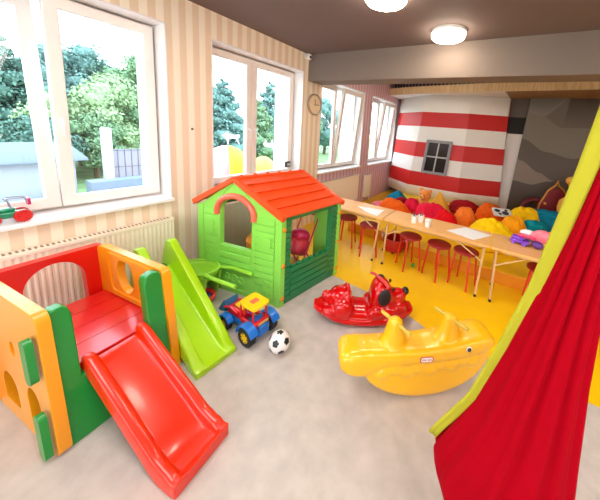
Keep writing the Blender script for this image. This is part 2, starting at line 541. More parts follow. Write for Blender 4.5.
# ------------------------------------------------------------------ wall fittings
cl = thing('wall_clock', 'round wall clock with pale face and thin metal rim between second and third windows', 'clock', (0.0, 3.70, 2.23))
MB().lathe([(0, 0.0), (0.185, 0.0), (0.185, 0.035), (0.175, 0.042), (0.16, 0.035), (0.16, 0.02), (0, 0.02)], axis=(1, 0, 0), seg=40).build('rim', mat('bronze_rim', (176, 160, 142), 0.3, metal=0.5), cl)
MB().disc((0.018, 0, 0), 0.16, 0.004, (1, 0, 0), 40).build('dial', mat('cream_dial', (236, 212, 178), 0.5), cl)
MB().box((0.024, -.006, -.02), (0.027, .006, .09)).build('hour_hand', mat('grey_hand', (110, 92, 78), .4), cl)
MB().box((0.027, -.02, -.005), (0.03, .12, .005)).build('minute_hand', mat('grey_hand', (110, 92, 78), .4), cl)

cc = thing('security_camera', 'small white dome camera in the corner under the ceiling by the beam', 'security camera', (0.0, 3.44, 2.97))
MB().disc((0, 0, 0), 0.045, 0.03, (1, 0, 0), 20).build('bracket', M_white, cc)
MB().ell((0.07, 0, -0.01), (0.045, 0.045, 0.05)).build('housing', M_white, cc)
MB().ell((0.105, -0.012, -0.02), (0.02, 0.022, 0.022)).build('lens', M_black, cc)
tag(MB().lathe([(0, 0), (0.012, 0), (0.012, 0.012), (0, 0.016)], (0, 1.622, 1.717), (1, 0, 0), 12).build('wall_screw', mat('brown_screw', (120, 84, 60), 0.4)), 'tiny dark screw in the striped wall between first and second windows', 'screw')
tag(MB().lathe([(0, 0), (0.012, 0), (0.012, 0.012), (0, 0.016)], (0, 5.78, 1.55), (1, 0, 0), 12).build('wall_screw', M_white), 'tiny pale screw in the pink wall between third and fourth windows', 'screw')


def radiator(y0, y1, z0, z1, label, x0=0.03):
    t = thing('radiator', label, 'radiator', (0, (y0 + y1) / 2, z0), group='cream panel radiators')
    L = y1 - y0; Hh = z1 - z0
    b = MB(); n = int(L / 0.035)
    prof = []
    for i in range(n):
        a = -L / 2 + L * i / n; w = L / n
        prof += [(a, 0.105), (a + w * .28, 0.105), (a + w * .45, 0.0995), (a + w * .8, 0.0995)]
    prof += [(L / 2, 0.105), (L / 2, x0), (-L / 2, x0)]
    b.prism(prof, 0.02, Hh - 0.03, lambda a, c, z: (c, a, z))
    b.build('panel', M_rad, t, smooth=20)
    g = MB(); g.box((x0 - .005, -L / 2 - .004, Hh - .03), (0.112, L / 2 + .004, Hh))
    g.build('top_cover', M_rad, t, bevel=0.004)
    s = MB(); k = int(L / 0.03)
    for i in range(k):
        y = -L / 2 + .02 + (L - .04) * i / k; s.box((x0 + .015, y, Hh - .002), (0.09, y + .014, Hh + .0012))
    s.build('grille', mat('grille_slots', (150, 122, 96), 0.6), t)
    v = MB(); v.tube([(0.06, L / 2, 0.06), (0.06, L / 2 + .04, 0.06), (0.06, L / 2 + .04, -z0 + .005)], 0.011, 8); v.lathe([(0.02, 0), (0.024, 0.02), (0.02, .06), (0, .065)], (0.06, L / 2 + .04, 0.06), (0, 0, 1), 12)
    v.build('valve', M_white, t)
    for s_ in (-1, 1): MB().box((0.001, s_ * L * .3, Hh * .5), (x0, s_ * L * .3 + .03, Hh * .8)).build('bracket', M_white, t)
    return t


radiator(-0.5, 1.36, 0.16, 0.785, 'long cream radiator under the first window behind the red climber')
radiator(1.72, 2.95, 0.16, 0.80, 'cream radiator under the second window seen through the playhouse')
radiator(3.86, 5.42, 0.16, 0.79, 'cream radiator under the third window behind the tables')
radiator(5.80, 6.10, 0.12, 0.72, 'short narrow cream radiator under the far window beside the teal bean bag')

# ------------------------------------------------------------------ lighthouse
M_lw = mat('white_lighthouse_board', (242, 236, 228), 0.5)
M_lr = mat('red_lighthouse_board', (206, 26, 24), 0.42)
lh = thing('lighthouse', 'tall red and white striped lighthouse playhouse against the back wall', 'lighthouse', (1.5, 7.3, 0.175))
zb = [2.89, 2.46, 2.085, 1.665, 1.265, 0.855, 0.46, 0.18]
top = [(0.12, 7.72), (0.33, 7.55), (1.10, 6.95), (2.195, 6.95), (3.005, 7.30), (3.02, 7.40)]
bot = [(-0.0 + .02, 7.72), (0.02, 7.50), (0.825, 6.95), (2.187, 6.95), (3.13, 7.30), (3.14, 7.40)]


def lhp(k, z):
    t = (2.89 - z) / (2.89 - 0.2)
    return Vector((top[k][0] + (bot[k][0] - top[k][0]) * t - 1.5, top[k][1] + (bot[k][1] - top[k][1]) * t - 7.3, z - 0.175))


lb = MB()
for i in range(7):
    lb.mi = i % 2
    for k in range(5):
        lb.f([lb.v(lhp(k, zb[i])), lb.v(lhp(k + 1, zb[i])), lb.v(lhp(k + 1, zb[i + 1])), lb.v(lhp(k, zb[i + 1]))])
bmesh.ops.remove_doubles(lb.bm, verts=lb.bm.verts, dist=1e-5)
lbo = lb.build('tower', [M_lw, M_lr], lh, smooth=10)
sd = lbo.modifiers.new('solid', 'SOLIDIFY'); sd.thickness = 0.03; sd.offset = 0
wf = MB()
q = lambda a, b, c: (a - 1.5, 6.93 + c - 7.3, b - 0.175)
wx0, wx1, wx2, wx3 = 1.19, 1.86, 1.905, 1.255    # bottom-left, bottom-right, top-right, top-left
fr = 0.07
wf.prism([(wx0, .845), (wx1, .845), (wx2, 1.745), (wx3, 1.745)], -0.05, 0.0, q, [[(wx0 + fr, .845 + fr), (wx1 - fr, .845 + fr), (wx2 - fr, 1.745 - fr), (wx3 + fr, 1.745 - fr)]])
wfo = wf.build('window_frame', mat('grey_window_frame', (142, 140, 142), 0.5), lh, bevel=0.006)
wm = MB()
wm.prism([(1.505, .90), (1.535, .90), (1.595, 1.69), (1.565, 1.69)], -0.035, -0.012, q)
wm.prism([(1.24, 1.29), (1.87, 1.29), (1.872, 1.325), (1.242, 1.325)], -0.035, -0.012, q)
wm.build('muntin', mat('pale_muntin', (190, 188, 190), 0.5), wfo)
MB().prism([(wx0 + .05, .89), (wx1 - .05, .89), (wx2 - .05, 1.70), (wx3 + .05, 1.70)], -0.012, -0.006, q).build('glass', mat('dark_window_glass', (34, 30, 36), 0.12), wfo)

# ------------------------------------------------------------------ tables
def table(x0, x1, label):
    t = thing('folding_table', label, 'table', ((x0 + x1) / 2, 3.53, 0), group='row of beech folding tables')
    L = x1 - x0 - 0.006
    MB().prism(rrect(-L / 2, -.265, L / 2, .265, 0.03), 0.612, 0.64, XYZ).build('tabletop', M_beech, t, bevel=0.004)
    ap = MB(); ap.box((-L / 2 + .12, -.215, .575), (L / 2 - .12, -.2, .612)); ap.box((-L / 2 + .12, .2, .575), (L / 2 - .12, .215, .612)); ap.build('apron', M_tleg, t)
    for s in (-1, 1):
        xt, xf = s * (L / 2 - .06), s * (L / 2 - .075)
        for q_ in (-1, 1):
            l = MB(); l.tube([(xt, q_ * .20, .612), (xt, q_ * .215, .50), (xf, q_ * .30 if q_ < 0 else .06 + .0, .012)] if False else [(xt, q_ * .205, .612), (xf, q_ * (.33 if q_ < 0 else .02) if False else q_ * .21 - (.11 if q_ < 0 else .13), .012)], 0.014, 8)
            lo2 = l.build('leg', M_tleg, t)
            fy = q_ * .21 - (.11 if q_ < 0 else .13)
            MB().disc((xf, fy, 0.0), 0.017, 0.03, seg=10).build('foot', M_black, lo2)
        b = MB(); b.tube([(xt, -.205 - .045, .42), (s * (L / 2 - .40), -.20, .60)], 0.010, 8); b.tube([(xt, .205 - .04, .42), (s * (L / 2 - .40), .20, .60)], 0.010, 8)
        b.tube([(xt, -.25, .38), (xt, .16, .38)], 0.009, 8)
        b.build('brace', M_tleg, t)
    return t


table(0.60, 1.69, 'beech folding table nearest the windows, one white sheet on it')
table(1.695, 3.075, 'beech folding table in the middle of the row, holding two white cups')
table(3.08, 4.48, 'beech folding table at the right end holding the purple and pink toy')

# stools
st = thing('stool', '', 'stool', (0, 0, 0), group='round dark red stools along the tables')
MB().lathe([(0, .445), (.135, .445), (.15, .452), (.15, .468), (.142, .475), (0, .478)]).build('seat', M_stool_red, st)
for k in range(4):
    a = PI / 4 + k * PI / 2; c_, s_ = math.cos(a), math.sin(a)
    lg = MB(); lg.tube([(c_ * .06, s_ * .06, .438), (c_ * .118, s_ * .118, .436), (c_ * .13, s_ * .13, .42), (c_ * .175, s_ * .175, .006)], 0.0125, 8)
    lg.build('leg', M_stool_leg, st)
spots = [(1.04, 3.42, 'dark red stool nearest the playhouse at the left end of the tables'), (1.46, 3.36, 'second dark red stool from the playhouse'),
         (2.10, 3.36, 'dark red stool just right of the red basket'), (2.49, 3.36, 'dark red stool fourth from the playhouse, between the red basket and the brace'),
         (2.82, 3.38, 'dark red stool behind the crossing table brace at the second table joint'), (3.62, 3.45, 'dark red stool at the right end, half hidden by the hanging pod')]
for i, (x, y, lb_) in enumerate(spots):
    if i == 0:
        st.location = (x, y, 0); st['label'] = lb_; st.rotation_euler = (0, 0, .3)
    else:
        dup(st, (x, y, 0), .3 + i * .23, lb_)

# things on the tables
cm = mat('white_cup', (246, 242, 238), 0.35)
for x, y, lb_, pens in ((2.10, 3.43, 'white paper cup full of pens on the middle table', True), (2.30, 3.40, 'white paper cup standing alone right of the pen cup', False), (2.17, 3.52, 'smaller white paper cup just behind the pen cup', True)):
    c_ = thing('cup', lb_, 'cup', (x, y, .64), group='white cups on the table')
    MB().lathe([(0, 0), (.033, 0), (.042, .10), (.039, .10), (.030, .006), (0, .006)], seg=20).build('body', cm, c_)
    MB().tube([(math.cos(a) * .0415, math.sin(a) * .0415, .10) for a in [2 * PI * i / 20 for i in range(20)]], .003, 6, closed=True).build('rim', cm, c_)
    if pens:
        for i, col in enumerate(((60, 60, 70), (70, 120, 70), (180, 60, 50))):
            a = i * 2.1 + x
            p_ = MB().tube([(x - .012 * math.cos(a), y - .012 * math.sin(a), .648), (x + .03 * math.cos(a), y + .03 * math.sin(a), .79)], .005, 8).build('pen', mat('pen_%d' % i, col, .4))
            tag(p_, ('dark', 'green', 'red')[i] + ' pen in the ' + ('pen cup' if x < 2.15 else 'smaller white cup'), 'pen', 'pens in the cups')
pap = mat('white_paper', (250, 248, 246), .6)
for pts, lb_ in (([(1.13, 3.55), (1.36, 3.39), (1.58, 3.32), (1.55, 3.65)], 'white paper sheet on the table nearest the windows'), ([(2.54, 3.44), (2.88, 3.34), (3.07, 3.66), (2.74, 3.75)], 'white paper sheet on the table left of the purple toy')):
    tag(MB().prism(pts, .6405, .6425, XYZ).build('paper_sheet', pap), lb_, 'paper', 'sheets of paper on the tables')
ink = MB()
# purple and pink toy
ty = thing('toy_camper', 'purple and pink plastic toy vehicle lying on the right table', 'toy', (3.45, 3.62, .64), -.2)
M_pur = plastic('purple_plastic', (136, 70, 214)); M_pk = plastic('pink_plastic', (246, 120, 138)); M_hot = plastic('hot_pink', (230, 60, 110))
b = MB(); b.box((-.17, -.07, .02), (.03, .07, .055)); b.box((-.16, -.06, .055), (-.03, .06, .09)); b.build('base', M_pur, ty, bevel=.015)
MB().box((-.10, -.03, .09), (.08, .06, .12)).build('deck', M_hot, ty, bevel=.01)
MB().ell((.12, .05, .13), (.11, .05, .085), Matrix.Rotation(-.5, 3, 'Y')).build('body', M_pk, ty)
MB().ell((.0, .09, .12), (.10, .04, .05)).build('shell', mat('white_plastic', (240, 236, 236), .4), ty)
MB().ell((.11, -.02, .045), (.06, .05, .045)).build('bag', plastic('dark_purple', (90, 40, 140)), ty)
for x in (-.13, -.02):
    for y in (-.075, .075):
        MB().disc((x, y - .01, .022), .022, .02, (0, 1, 0), 14).build('wheel', M_pur, ty)

# red basket and green ball below the tables
rb = thing('basket', 'red tub with white handles under the tables', 'basket', (1.74, 3.74, 0), .15)
MB().lathe([(0, .004), (.13, .004), (.165, .05), (.185, .16), (.18, .22), (.165, .22), (.17, .16), (.15, .05), (0, .03)]).build('tub', plastic('deep_red_tub', (196, 20, 30)), rb)
for s in (-1, 1):
    MB().tube([(s * .182, -.06, .20), (s * .20, -.05, .235), (s * .20, .05, .235), (s * .182, .06, .20)], .009, 8).build('handle', mat('pale_handle', (230, 210, 200), .4), rb)
tag(MB().ell((2.17, 3.40, .032), (.03, .03, .03)).build('play_ball', plastic('green_ball', (70, 150, 40))), 'small green ball on the yellow floor under the tables', 'ball')

# ------------------------------------------------------------------ bean bags
def fabric(name, col):
    return mat(name, col, .8, spec=.15)


def beanbag(label, col, x, y, rx, ry, h, seed, shape=0.0, rz=0.0, cat='bean bag', name='bean_bag', z0=.177):
    b = MB(); bm = b.bm
    bmesh.ops.create_icosphere(bm, subdivisions=5, radius=1.0)
    off = Vector((seed * 7.3, seed * 3.1, seed * 1.7))
    for v in bm.verts:
        p = v.co.copy()
        # squarish cushion
        s = (abs(p.x) ** 3 + abs(p.y) ** 3 + abs(p.z) ** 3) ** (1 / 3)
        p = p / s ** .6
        n = noise.noise(p * 1.1 + off) * .22 + noise.noise(p * 2.6 + off) * .10
        rdg = 1 - abs(noise.noise(p * 2.2 - off)) * 2
        n -= max(0, rdg - .55) * .16
        p *= (1 + n)
        if shape > 0:   # pear: pinch towards the top
            t = max(0, (p.z + .2) / 1.2); k = max(.08, 1 - shape * t ** 1.3); p.x *= k; p.y *= k; p.z += shape * .25 * t * t
        if p.z < -.62: p.z = -.62 + (p.z + .62) * .05
        v.co = p
    zs = [v.co.z for v in bm.verts]; lo_, hi_ = min(zs), max(zs)
    for v in bm.verts:
        v.co = Vector((v.co.x * rx, v.co.y * ry, (v.co.z - lo_) / (hi_ - lo_) * h))
    o = b.build(name, fabric('fabric_%d_%d_%d' % col, col), smooth=180)
    o.location = (x, y, z0); o.rotation_euler = (0, 0, rz)
    return tag(o, label, cat, 'bean bags and cushions on the podium' if cat == 'bean bag' else None)


T_TEAL, T_RED, T_DRED, T_OR, T_YEL, T_AMB, T_PINK = (16, 130, 160), (224, 10, 22), (150, 14, 24), (240, 100, 20), (255, 208, 8), (252, 164, 16), (232, 28, 62)
beanbag('teal bean bag in the far left corner by the radiator', T_TEAL, 1.00, 5.75, .26, .24, .32, 1, .25)
beanbag('pale pink bean bag at the left end of the heap behind the left table', (236, 120, 130), .98, 4.85, .20, .2, .25, 2)
beanbag('dark red bean bag squeezed between the teal and orange ones', T_DRED, 1.25, 5.45, .2, .2, .27, 3, .2)
beanbag('flat orange bean bag behind the left table', T_OR, 1.32, 4.75, .33, .25, .40, 4, .3, .2)
beanbag('crimson bean bag in front of the orange teddy bear', (222, 24, 60), 1.56, 5.12, .17, .18, .37, 5, .15)
beanbag('pink bean bag with deep folds behind the paper cups', T_PINK, 2.0, 4.95, .30, .24, .40, 6, .1, .3)
beanbag('bright red bean bag in the middle of the heap', T_RED, 2.33, 4.60, .20, .2, .42, 7, .25)
beanbag('round orange bean bag with a pale crease beside the bright red one', (240, 120, 40), 2.60, 5.1, .19, .2, .42, 8, .1)
beanbag('dark red bean bag at the foot of the lighthouse', (166, 18, 26), 2.50, 6.1, .38, .3, .34, 9, .3)
beanbag('orange bean bag at the right corner of the lighthouse', T_OR, 3.02, 6.0, .30, .3, .38, 10, .2)
beanbag('big yellow bean bag right behind the table joint', T_YEL, 3.08, 4.55, .36, .32, .46, 11, .35)
beanbag('amber peaked bean bag right of the big yellow one', T_AMB, 3.38, 5.0, .2, .22, .46, 12, .45, .4)
beanbag('square yellow bean bag in front of the mural', (246, 190, 10), 3.58, 5.7, .27, .25, .50, 13, .1)
beanbag('teal bean bag in front of the red throne', T_TEAL, 4.0, 6.15, .36, .25, .42, 14)
beanbag('teal bean bag behind the purple toy', (10, 140, 150), 3.68, 5.15, .22, .2, .42, 15, .1)
beanbag('yellow bean bag beside the hanging pod behind the purple toy', (250, 206, 20), 3.93, 4.6, .24, .25, .47, 16, .1)
beanbag('pale yellow pointed bean bag right of the teddy bear', (248, 186, 70), 1.98, 5.75, .22, .2, .50, 17, .9)

# teddy
td = thing('teddy_bear', 'orange teddy bear sitting among the bean bags against the lighthouse', 'soft toy', (1.71, 5.55, .177), -.35)
M_td = mat('orange_plush', (232, 136, 40), .9, sheen=.5, bump=.5, bump_scale=60)
bb = MB(); bb.ell((0, 0, .15), (.14, .12, .16)); bb.ell((0, -.01, .39), (.135, .12, .125)); bb.ell((-.15, -.06, .2), (.05, .05, .1)); bb.ell((.15, -.06, .2), (.05, .05, .1)); bb.ell((-.1, -.14, .06), (.06, .1, .06)); bb.ell((.1, -.14, .06), (.06, .1, .06))
bb.build('body', M_td, td, remesh=.018, smooth_it=3)
for s in (-1, 1):
    MB().ell((s * .105, 0, .49), (.05, .03, .05)).build('ear', M_td, td)
    MB().ell((s * .045, -.118, .41), (.012, .01, .012)).build('eye', M_black, td)
MB().ell((0, -.12, .36), (.055, .045, .045)).build('muzzle', mat('pale_plush', (244, 184, 110), .9), td)
MB().ell((0, -.165, .375), (.016, .012, .012)).build('nose', M_black, td)

ck = MB(); ck.prism(rrect(-.16, -.12, .16, .12, .02), 0, .03, XYZ)
bk = thing('picture_book', 'small black and white picture book resting on the orange bean bag', 'book', (3.20, 5.55, .50), .3)
ck.build('cover', mat('white_cover', (232, 230, 228), .5), bk)
bp = MB()
for a, b_, r in ((-.08, .03, .05), (.05, -.03, .06), (.08, .06, .03), (-.05, -.07, .03)): bp.disc((a, b_, .03), r, .002)
bp.build('print', mat('dark_print', (50, 46, 50), .5), bk)
bk.rotation_euler = (.35, 0, .3)

# throne and yellow play panel, mostly hidden by the pod
th = thing('toy_throne', 'red throne-like chair with gold rim in front of the mural', 'chair', (4.13, 6.75, .177), .1)
th.scale = (.85, .85, .88)
tm = MB(); tm.prism([(-.26, 0), (.30, 0), (.30, .62), (.16, .86), (.05, .92), (-.12, .80), (-.25, .45)], -.04, .04, XZ); tm.build('backrest', mat('dark_red_velvet', (128, 14, 24), .6), th, bevel=.02)
gp = [(-.27, 0, 0), (-.26, 0, .45), (-.13, 0, .82), (.0, 0, .97), (.03, 0, 1.08), (.06, 0, .97), (.17, 0, .88), (.31, 0, .64), (.31, 0, 0)]
MB().tube(gp, .025, 8).build('gold_rim', mat('gold_rim', (196, 128, 40), .35, metal=.3), th)
MB().box((-.25, -.40, 0), (.29, -.04, .30)).build('seat', mat('dark_red_velvet', (128, 14, 24), .6), th, bevel=.03)
MB().lathe([(0, 0), (.03, 0), (.03, .015), (0, .02)], (-.16, -.04, .50), (0, -1, 0), 14).build('stud', M_bolt, th)
yp = thing('yellow_toy', 'curvy yellow toy shape poking out left of the hanging pod', 'toy', (4.25, 6.35, .177), .1)
MB().prism([(-.33, 0), (.35, 0), (.35, 1.05), (.10, 1.10), (.0, 1.02), (.02, .92), (.06, .86), (.02, .72), (-.08, .62), (-.10, .48), (-.08, .36), (-.22, .30), (-.34, .12)], -.05, .05, XZ).build('panel', mat('ochre_plastic', (226, 160, 50), .45), yp, bevel=.02)
MB().ell((.05, 0, 1.03), (.10, .07, .085)).build('knob', mat('ochre_plastic', (226, 160, 50), .45), yp)
rv = thing('ring_toy', 'dark red ring-shaped toy leaning at the foot of the mural', 'toy', (3.80, 6.95, .177), .2)
MB().tube([(math.cos(a) * .17, math.sin(a) * .06, .28 + math.sin(a) * .14 + math.cos(a) * .06) for a in [2 * PI * i / 24 for i in range(24)]], .055, 10, closed=True).build('ring', mat('maroon_plush', (110, 14, 24), .5), rv)
MB().ell((0, 0, .13), (.15, .10, .13)).build('base', mat('maroon_plush', (110, 14, 24), .5), rv)
# ------------------------------------------------------------------ playhouse (slightly splayed footprint, real size)
ph = thing('playhouse', 'light green and dark green plastic playhouse with orange shingled roof', 'playhouse', (1.281, 1.74, 0.006))
FA, SA = math.radians(191.5), math.radians(83.0)
fu = Vector((math.cos(FA), math.sin(FA), 0)); su = Vector((math.cos(SA), math.sin(SA), 0))
HL, HD, EV, AP = 1.03, 0.86, 0.945, 1.285


def hp(s, t, z):            # s along the front from the near right corner, t into depth
    return fu * s + su * t + Vector((0, 0, z))


front = lambda a, b, c: hp(a, c, b)          # a=s, b=z, c=depth
side = lambda a, b, c: hp(c, a, b)           # a=t, b=z, c=inwards


def arch(s0, s1, z0, zs, rise, n=14):
    out = [(s0, z0), (s1, z0)]
    for i in range(n + 1):
        a = PI * i / n
        out.append(((s0 + s1) / 2 + (s1 - s0) / 2 * math.cos(a), zs + rise * math.sin(a)))
    return out


gable = [(0, 0), (HL, 0), (HL, EV - .02), (HL * .53, AP - .02), (0, EV - .02)]
hole = arch(.335, .745, .54, .90, .17)


def boards(mb, fn, s0, s1, z0, z1, pitch, c0, proud=.014):
    n = max(1, round((z1 - z0) / pitch)); h = (z1 - z0) / n
    for i in range(n):
        a, b_ = z0 + i * h, z0 + (i + 1) * h - .013
        vs = [mb.v(fn(s, z, c)) for s, z, c in ((s0, a, c0 - proud), (s1, a, c0 - proud), (s1, b_, c0 - proud * .8), (s0, b_, c0 - proud * .8), (s0, a, c0 + .004), (s1, a, c0 + .004), (s1, b_, c0 + .004), (s0, b_, c0 + .004))]
        for q_ in ((0, 1, 2, 3), (4, 7, 6, 5), (0, 4, 5, 1), (2, 6, 7, 3), (0, 3, 7, 4), (1, 5, 6, 2)): mb.f([vs[k] for k in q_])


fm = MB(); fm.prism(gable, 0.0, .04, front, [hole])
boards(fm, front, .07, .30, .06, .93, .075, 0.0)
boards(fm, front, .78, .95, .30, .93, .075, 0.0)
boards(fm, front, .36, .74, .33, .47, .07, 0.0)
fm.prism([(.32, .93), (.42, 1.10), (.54, 1.20), (.54, 1.22), (.38, 1.10), (.29, .97)], -.008, 0.0, front)
fm.prism([(.58, 1.20), (.68, 1.12), (.76, 1.0), (.80, 1.02), (.70, 1.14), (.58, 1.23)], -.008, 0.0, front)
for s0, s1 in ((.30, .335), (.745, .78)):
    fm.prism([(s0, .02), (s1, .02), (s1, .93), (s0, .93)], -.012, 0.0, front)
fm.prism([(.335, .49), (.745, .49), (.745, .535), (.335, .535)], -.014, 0.0, front)
fm.prism([(.31, .03), (.77, .03), (.77, .31), (.31, .31)], -.010, 0.0, front, [[(.34, .06), (.74, .06), (.74, .28), (.34, .28)]])
for cx, cz, r in ((.48, .16, .05), (.56, .17, .05), (.52, .12, .05), (.63, .13, .04), (.66, .19, .035)):
    fm.prism(oval(cx, cz, r, r, 14), -.010, 0.0, front, [oval(cx, cz, r * .6, r * .6, 12)])
for cx, cz in ((.15, .22), (.20, .16), (.14, .13), (.21, .24)):
    fm.prism(oval(cx, cz, .035, .035, 12), -.026, 0.0, front)
fm.build('front_panel', M_house_green, ph, bevel=.003)
for s0, z0, s1, z1 in ((.10, .62, .25, .73), (.81, .64, .93, .80)):
    MB().prism(rrect(s0, z0, s1, z1, .02), -.026, -.006, front).build('plaque', M_house_green, ph, bevel=.004)
am = MB(); pts = []
for i in range(19):
    a = math.radians(-8) + (PI + math.radians(16)) * i / 18
    pts.append(hp(.54 + .235 * math.cos(a), -.012, .895 + .195 * math.sin(a)))
am.tube(pts, .032, 10); am.build('arch_trim', M_arch, ph)
bk_ = MB(); bk_.prism(gable, HD - .03, HD, front, [[(.31, .04), (.80, .04), (.80, .92), (.31, .92)]]); boards(bk_, front, .84, .96, .06, .92, .075, HD + .012, .012); bk_.build('back_panel', M_house_green, ph)
# side panels, dark green, with a wide window
sh = [(.12, .385), (.695, .385), (.695, .905), (.12, .905)]
sm_ = MB(); sm_.prism([(.03, 0), (HD - .02, 0), (HD - .02, EV), (.03, EV)], .004, .034, side, [sh])
boards(sm_, side, .035, .115, .04, .93, .065, .004); boards(sm_, side, .715, .835, .04, .93, .065, .004); boards(sm_, side, .13, .70, .05, .33, .07, .004)
sm_.build('side_panel', M_house_dark, ph, bevel=.002)
lg = MB(); lg.prism([(.11, .345), (.70, .345), (.70, .385), (.11, .385)], -.02, .04, side)
for i in range(7):
    t = .15 + i * .085; lg.prism([(t, .38), (t + .05, .38), (t + .05, .405), (t, .405)], .0, .035, side)
lg.build('window_ledge', M_house_dark, ph, bevel=.003)
lf_ = MB(); lf_.prism([(.03, 0), (HD - .02, 0), (HD - .02, EV), (.03, EV)], HL - .034, HL - .004, side, [[(.10, .20), (.60, .20), (.60, .90), (.10, .90)]])
lf_.build('side_panel', M_house_dark, ph)
for s, t in ((0, 0), (HL, 0), (0, HD), (HL, HD)):
    pmb = MB(); sg = 1 if s == 0 else -1; tg = 1 if t == 0 else -1
    fn = lambda a, b, c, s=s, t=t, sg=sg, tg=tg: hp(s + sg * a, t + tg * b, c)
    pmb.prism([(-.012, -.012), (.06, -.012), (.06, .0), (.012, .045), (-.012, .045)], 0.0, EV - .01, fn)
    pmb.build('corner_post', M_house_green, ph, bevel=.004)
for t in (.02, HD - .01):
    for z in (.09, .45, .83):
        MB().lathe([(0, 0), (.024, 0), (.024, .012), (.012, .02), (0, .02)], hp(-.010, t, z), -fu, 12).build('bolt', M_bolt, ph)
# roof: two slopes of stepped shingle rows
rf = MB()
T0, T1 = -.025, HD + .015
for sgn in (-1, 1):
    ridge_s = HL * .53
    eave_s = HL + .04 if sgn > 0 else -.035
    A = (ridge_s, AP - .015); B = (eave_s, EV + .012)
    rows = 5
    L_ = math.hypot(B[0] - A[0], B[1] - A[1]); nx, nz = (-(B[1] - A[1]) / L_ * sgn, abs(B[0] - A[0]) / L_)
    if nz < 0: nx, nz = -nx, -nz
    nx = abs(nx) * sgn
    for r in range(rows):
        f0, f1 = r / rows, (r + 1) / rows
        p0 = (A[0] + (B[0] - A[0]) * f0, A[1] + (B[1] - A[1]) * f0); p1 = (A[0] + (B[0] - A[0]) * f1, A[1] + (B[1] - A[1]) * f1)
        up0, up1 = .004, .026
        prof = [p0, (p0[0] + nx * up0, p0[1] + nz * up0), (p1[0] + nx * up1, p1[1] + nz * up1), p1]
        inset = .0
        rf.prism(prof, T0 + inset, T1 - inset, lambda a, b, c: hp(a, c, b))
    # plain border boards at both gable ends
    for t0, t1 in ((T0 - .012, T0 + .03), (T1 - .03, T1 + .012)):
        prof = [(A[0], A[1] - .03), (A[0] + nx * .022, A[1] + nz * .022), (B[0] + nx * .026, B[1] + nz * .026), (B[0], B[1] - .03)]
        rf.prism(prof, t0, t1, lambda a, b, c: hp(a, c, b))
rf.tube([hp(HL * .53, T0 - .01, AP - .008), hp(HL * .53, T1 + .01, AP - .008)], .018, 8)
for i in range(6):
    rf.ell(hp(HL * .53, T0 + .08 + i * .155, AP + .012), (.018, .018, .014), seg=10, rings=6)
rf.build('roof', M_roof, ph, bevel=.003)

# doll pram and toys inside the playhouse
pr = thing('doll_pram', 'pink toy pram with a doll standing inside the playhouse', 'toy pram', (1.03, 2.27, 0.006), 1.7)
M_fuch = plastic('fuchsia_fabric', (214, 30, 90), .5); M_coral = plastic('coral_fabric', (232, 62, 84), .5)
pb = MB()
for i in range(7):
    pass
MB().ell((0, 0, .40), (.15, .11, .11), Matrix.Rotation(.5, 3, 'Y'), e=.6).build('basket', M_coral, pr)
MB().ell((.05, 0, .52), (.13, .115, .085), Matrix.Rotation(.5, 3, 'Y')).build('hood', M_fuch, pr)
fx = MB()
for y in (-.12, .12):
    fx.tube([(-.16, y, .12), (.0, y, .34), (.22, y, .66), (.25, y, .74)], .010, 8); fx.tube([(.16, y, .10), (0, y, .34)], .010, 8)
fx.tube([(.25, -.12, .74), (.25, .12, .74)], .012, 8); fx.build('frame', M_fuch, pr)
for x in (-.16, .16):
    for y in (-.13, .13):
        MB().lathe([(0, -.012), (.055, -.012), (.055, .012), (0, .012)], (x, y, .10 if x > 0 else .12), (0, 1, 0), 18).build('wheel', mat('pink_wheel', (244, 170, 170), .4), pr)
dl = thing('doll', 'small doll with white face and dark red cap in the pink pram', 'doll', (1.0, 2.10, .58), .6)
MB().ell((0, 0, .10), (.055, .055, .10)).build('body', mat('white_cloth', (240, 228, 224), .8), dl)
MB().ell((0, 0, .25), (.055, .055, .062)).build('head', mat('doll_skin', (244, 204, 186), .6), dl)
MB().ell((0, .01, .295), (.065, .065, .045)).build('cap', mat('dark_red_cap', (160, 16, 44), .7), dl)
tag(MB().ell((.98, 2.06, .19), (.16, .13, .18), Matrix.Rotation(.3, 3, 'Z')).build('yellow_drum', plastic('mustard_plastic', (222, 190, 40), .4)), 'rounded mustard yellow toy hood below the playhouse side window', 'toy')
tag(MB().lathe([(0, 0), (.20, 0), (.22, .10), (.21, .46), (.17, .50), (0, .50)], (.66, 2.08, .007)).build('toy_table', plastic('orange_toy_plastic', (246, 160, 40), .4)), 'round orange toy table top seen through the arched playhouse window', 'toy table')

# ------------------------------------------------------------------ wheelbarrow
wb = thing('toy_wheelbarrow', 'lime green toy wheelbarrow parked against the playhouse front', 'wheelbarrow', (.445, 1.415, 0.006), .205)
M_bar = plastic('wheelbarrow_lime', (160, 226, 60), .35)
rim = [(.01 + .25 * math.cos(a) * (1.1 if math.cos(a) < 0 else .85), .155 * math.sin(a), .30 + .02 * math.cos(a)) for a in [2 * PI * i / 28 for i in range(28)]]
tr = MB()
rings = []
for k, (sc, dz) in enumerate(((1.0, 0), (.92, -.05), (.78, -.11), (.62, -.125), (.01, -.127))):
    rings.append([(p[0] * sc, p[1] * sc, p[2] + dz) for p in rim])
tr.loft(rings, caps=False); tr.build('tray', M_bar, wb, solid=.008, smooth=60)
MB().tube(rim, .011, 8, closed=True).build('rim', M_bar, wb)
hm = MB()
for y in (-1, 1):
    hm.tube([(.12, y * .06, .262), (.20, y * .09, .31), (.34, y * .12, .32), (.58, y * .115, .305)], .022, 8, sq=.8)
hm.tube([(.15, -.075, .272), (.15, .075, .272)], .013, 8)
hm.build('handles', M_bar, wb)
ls = MB()
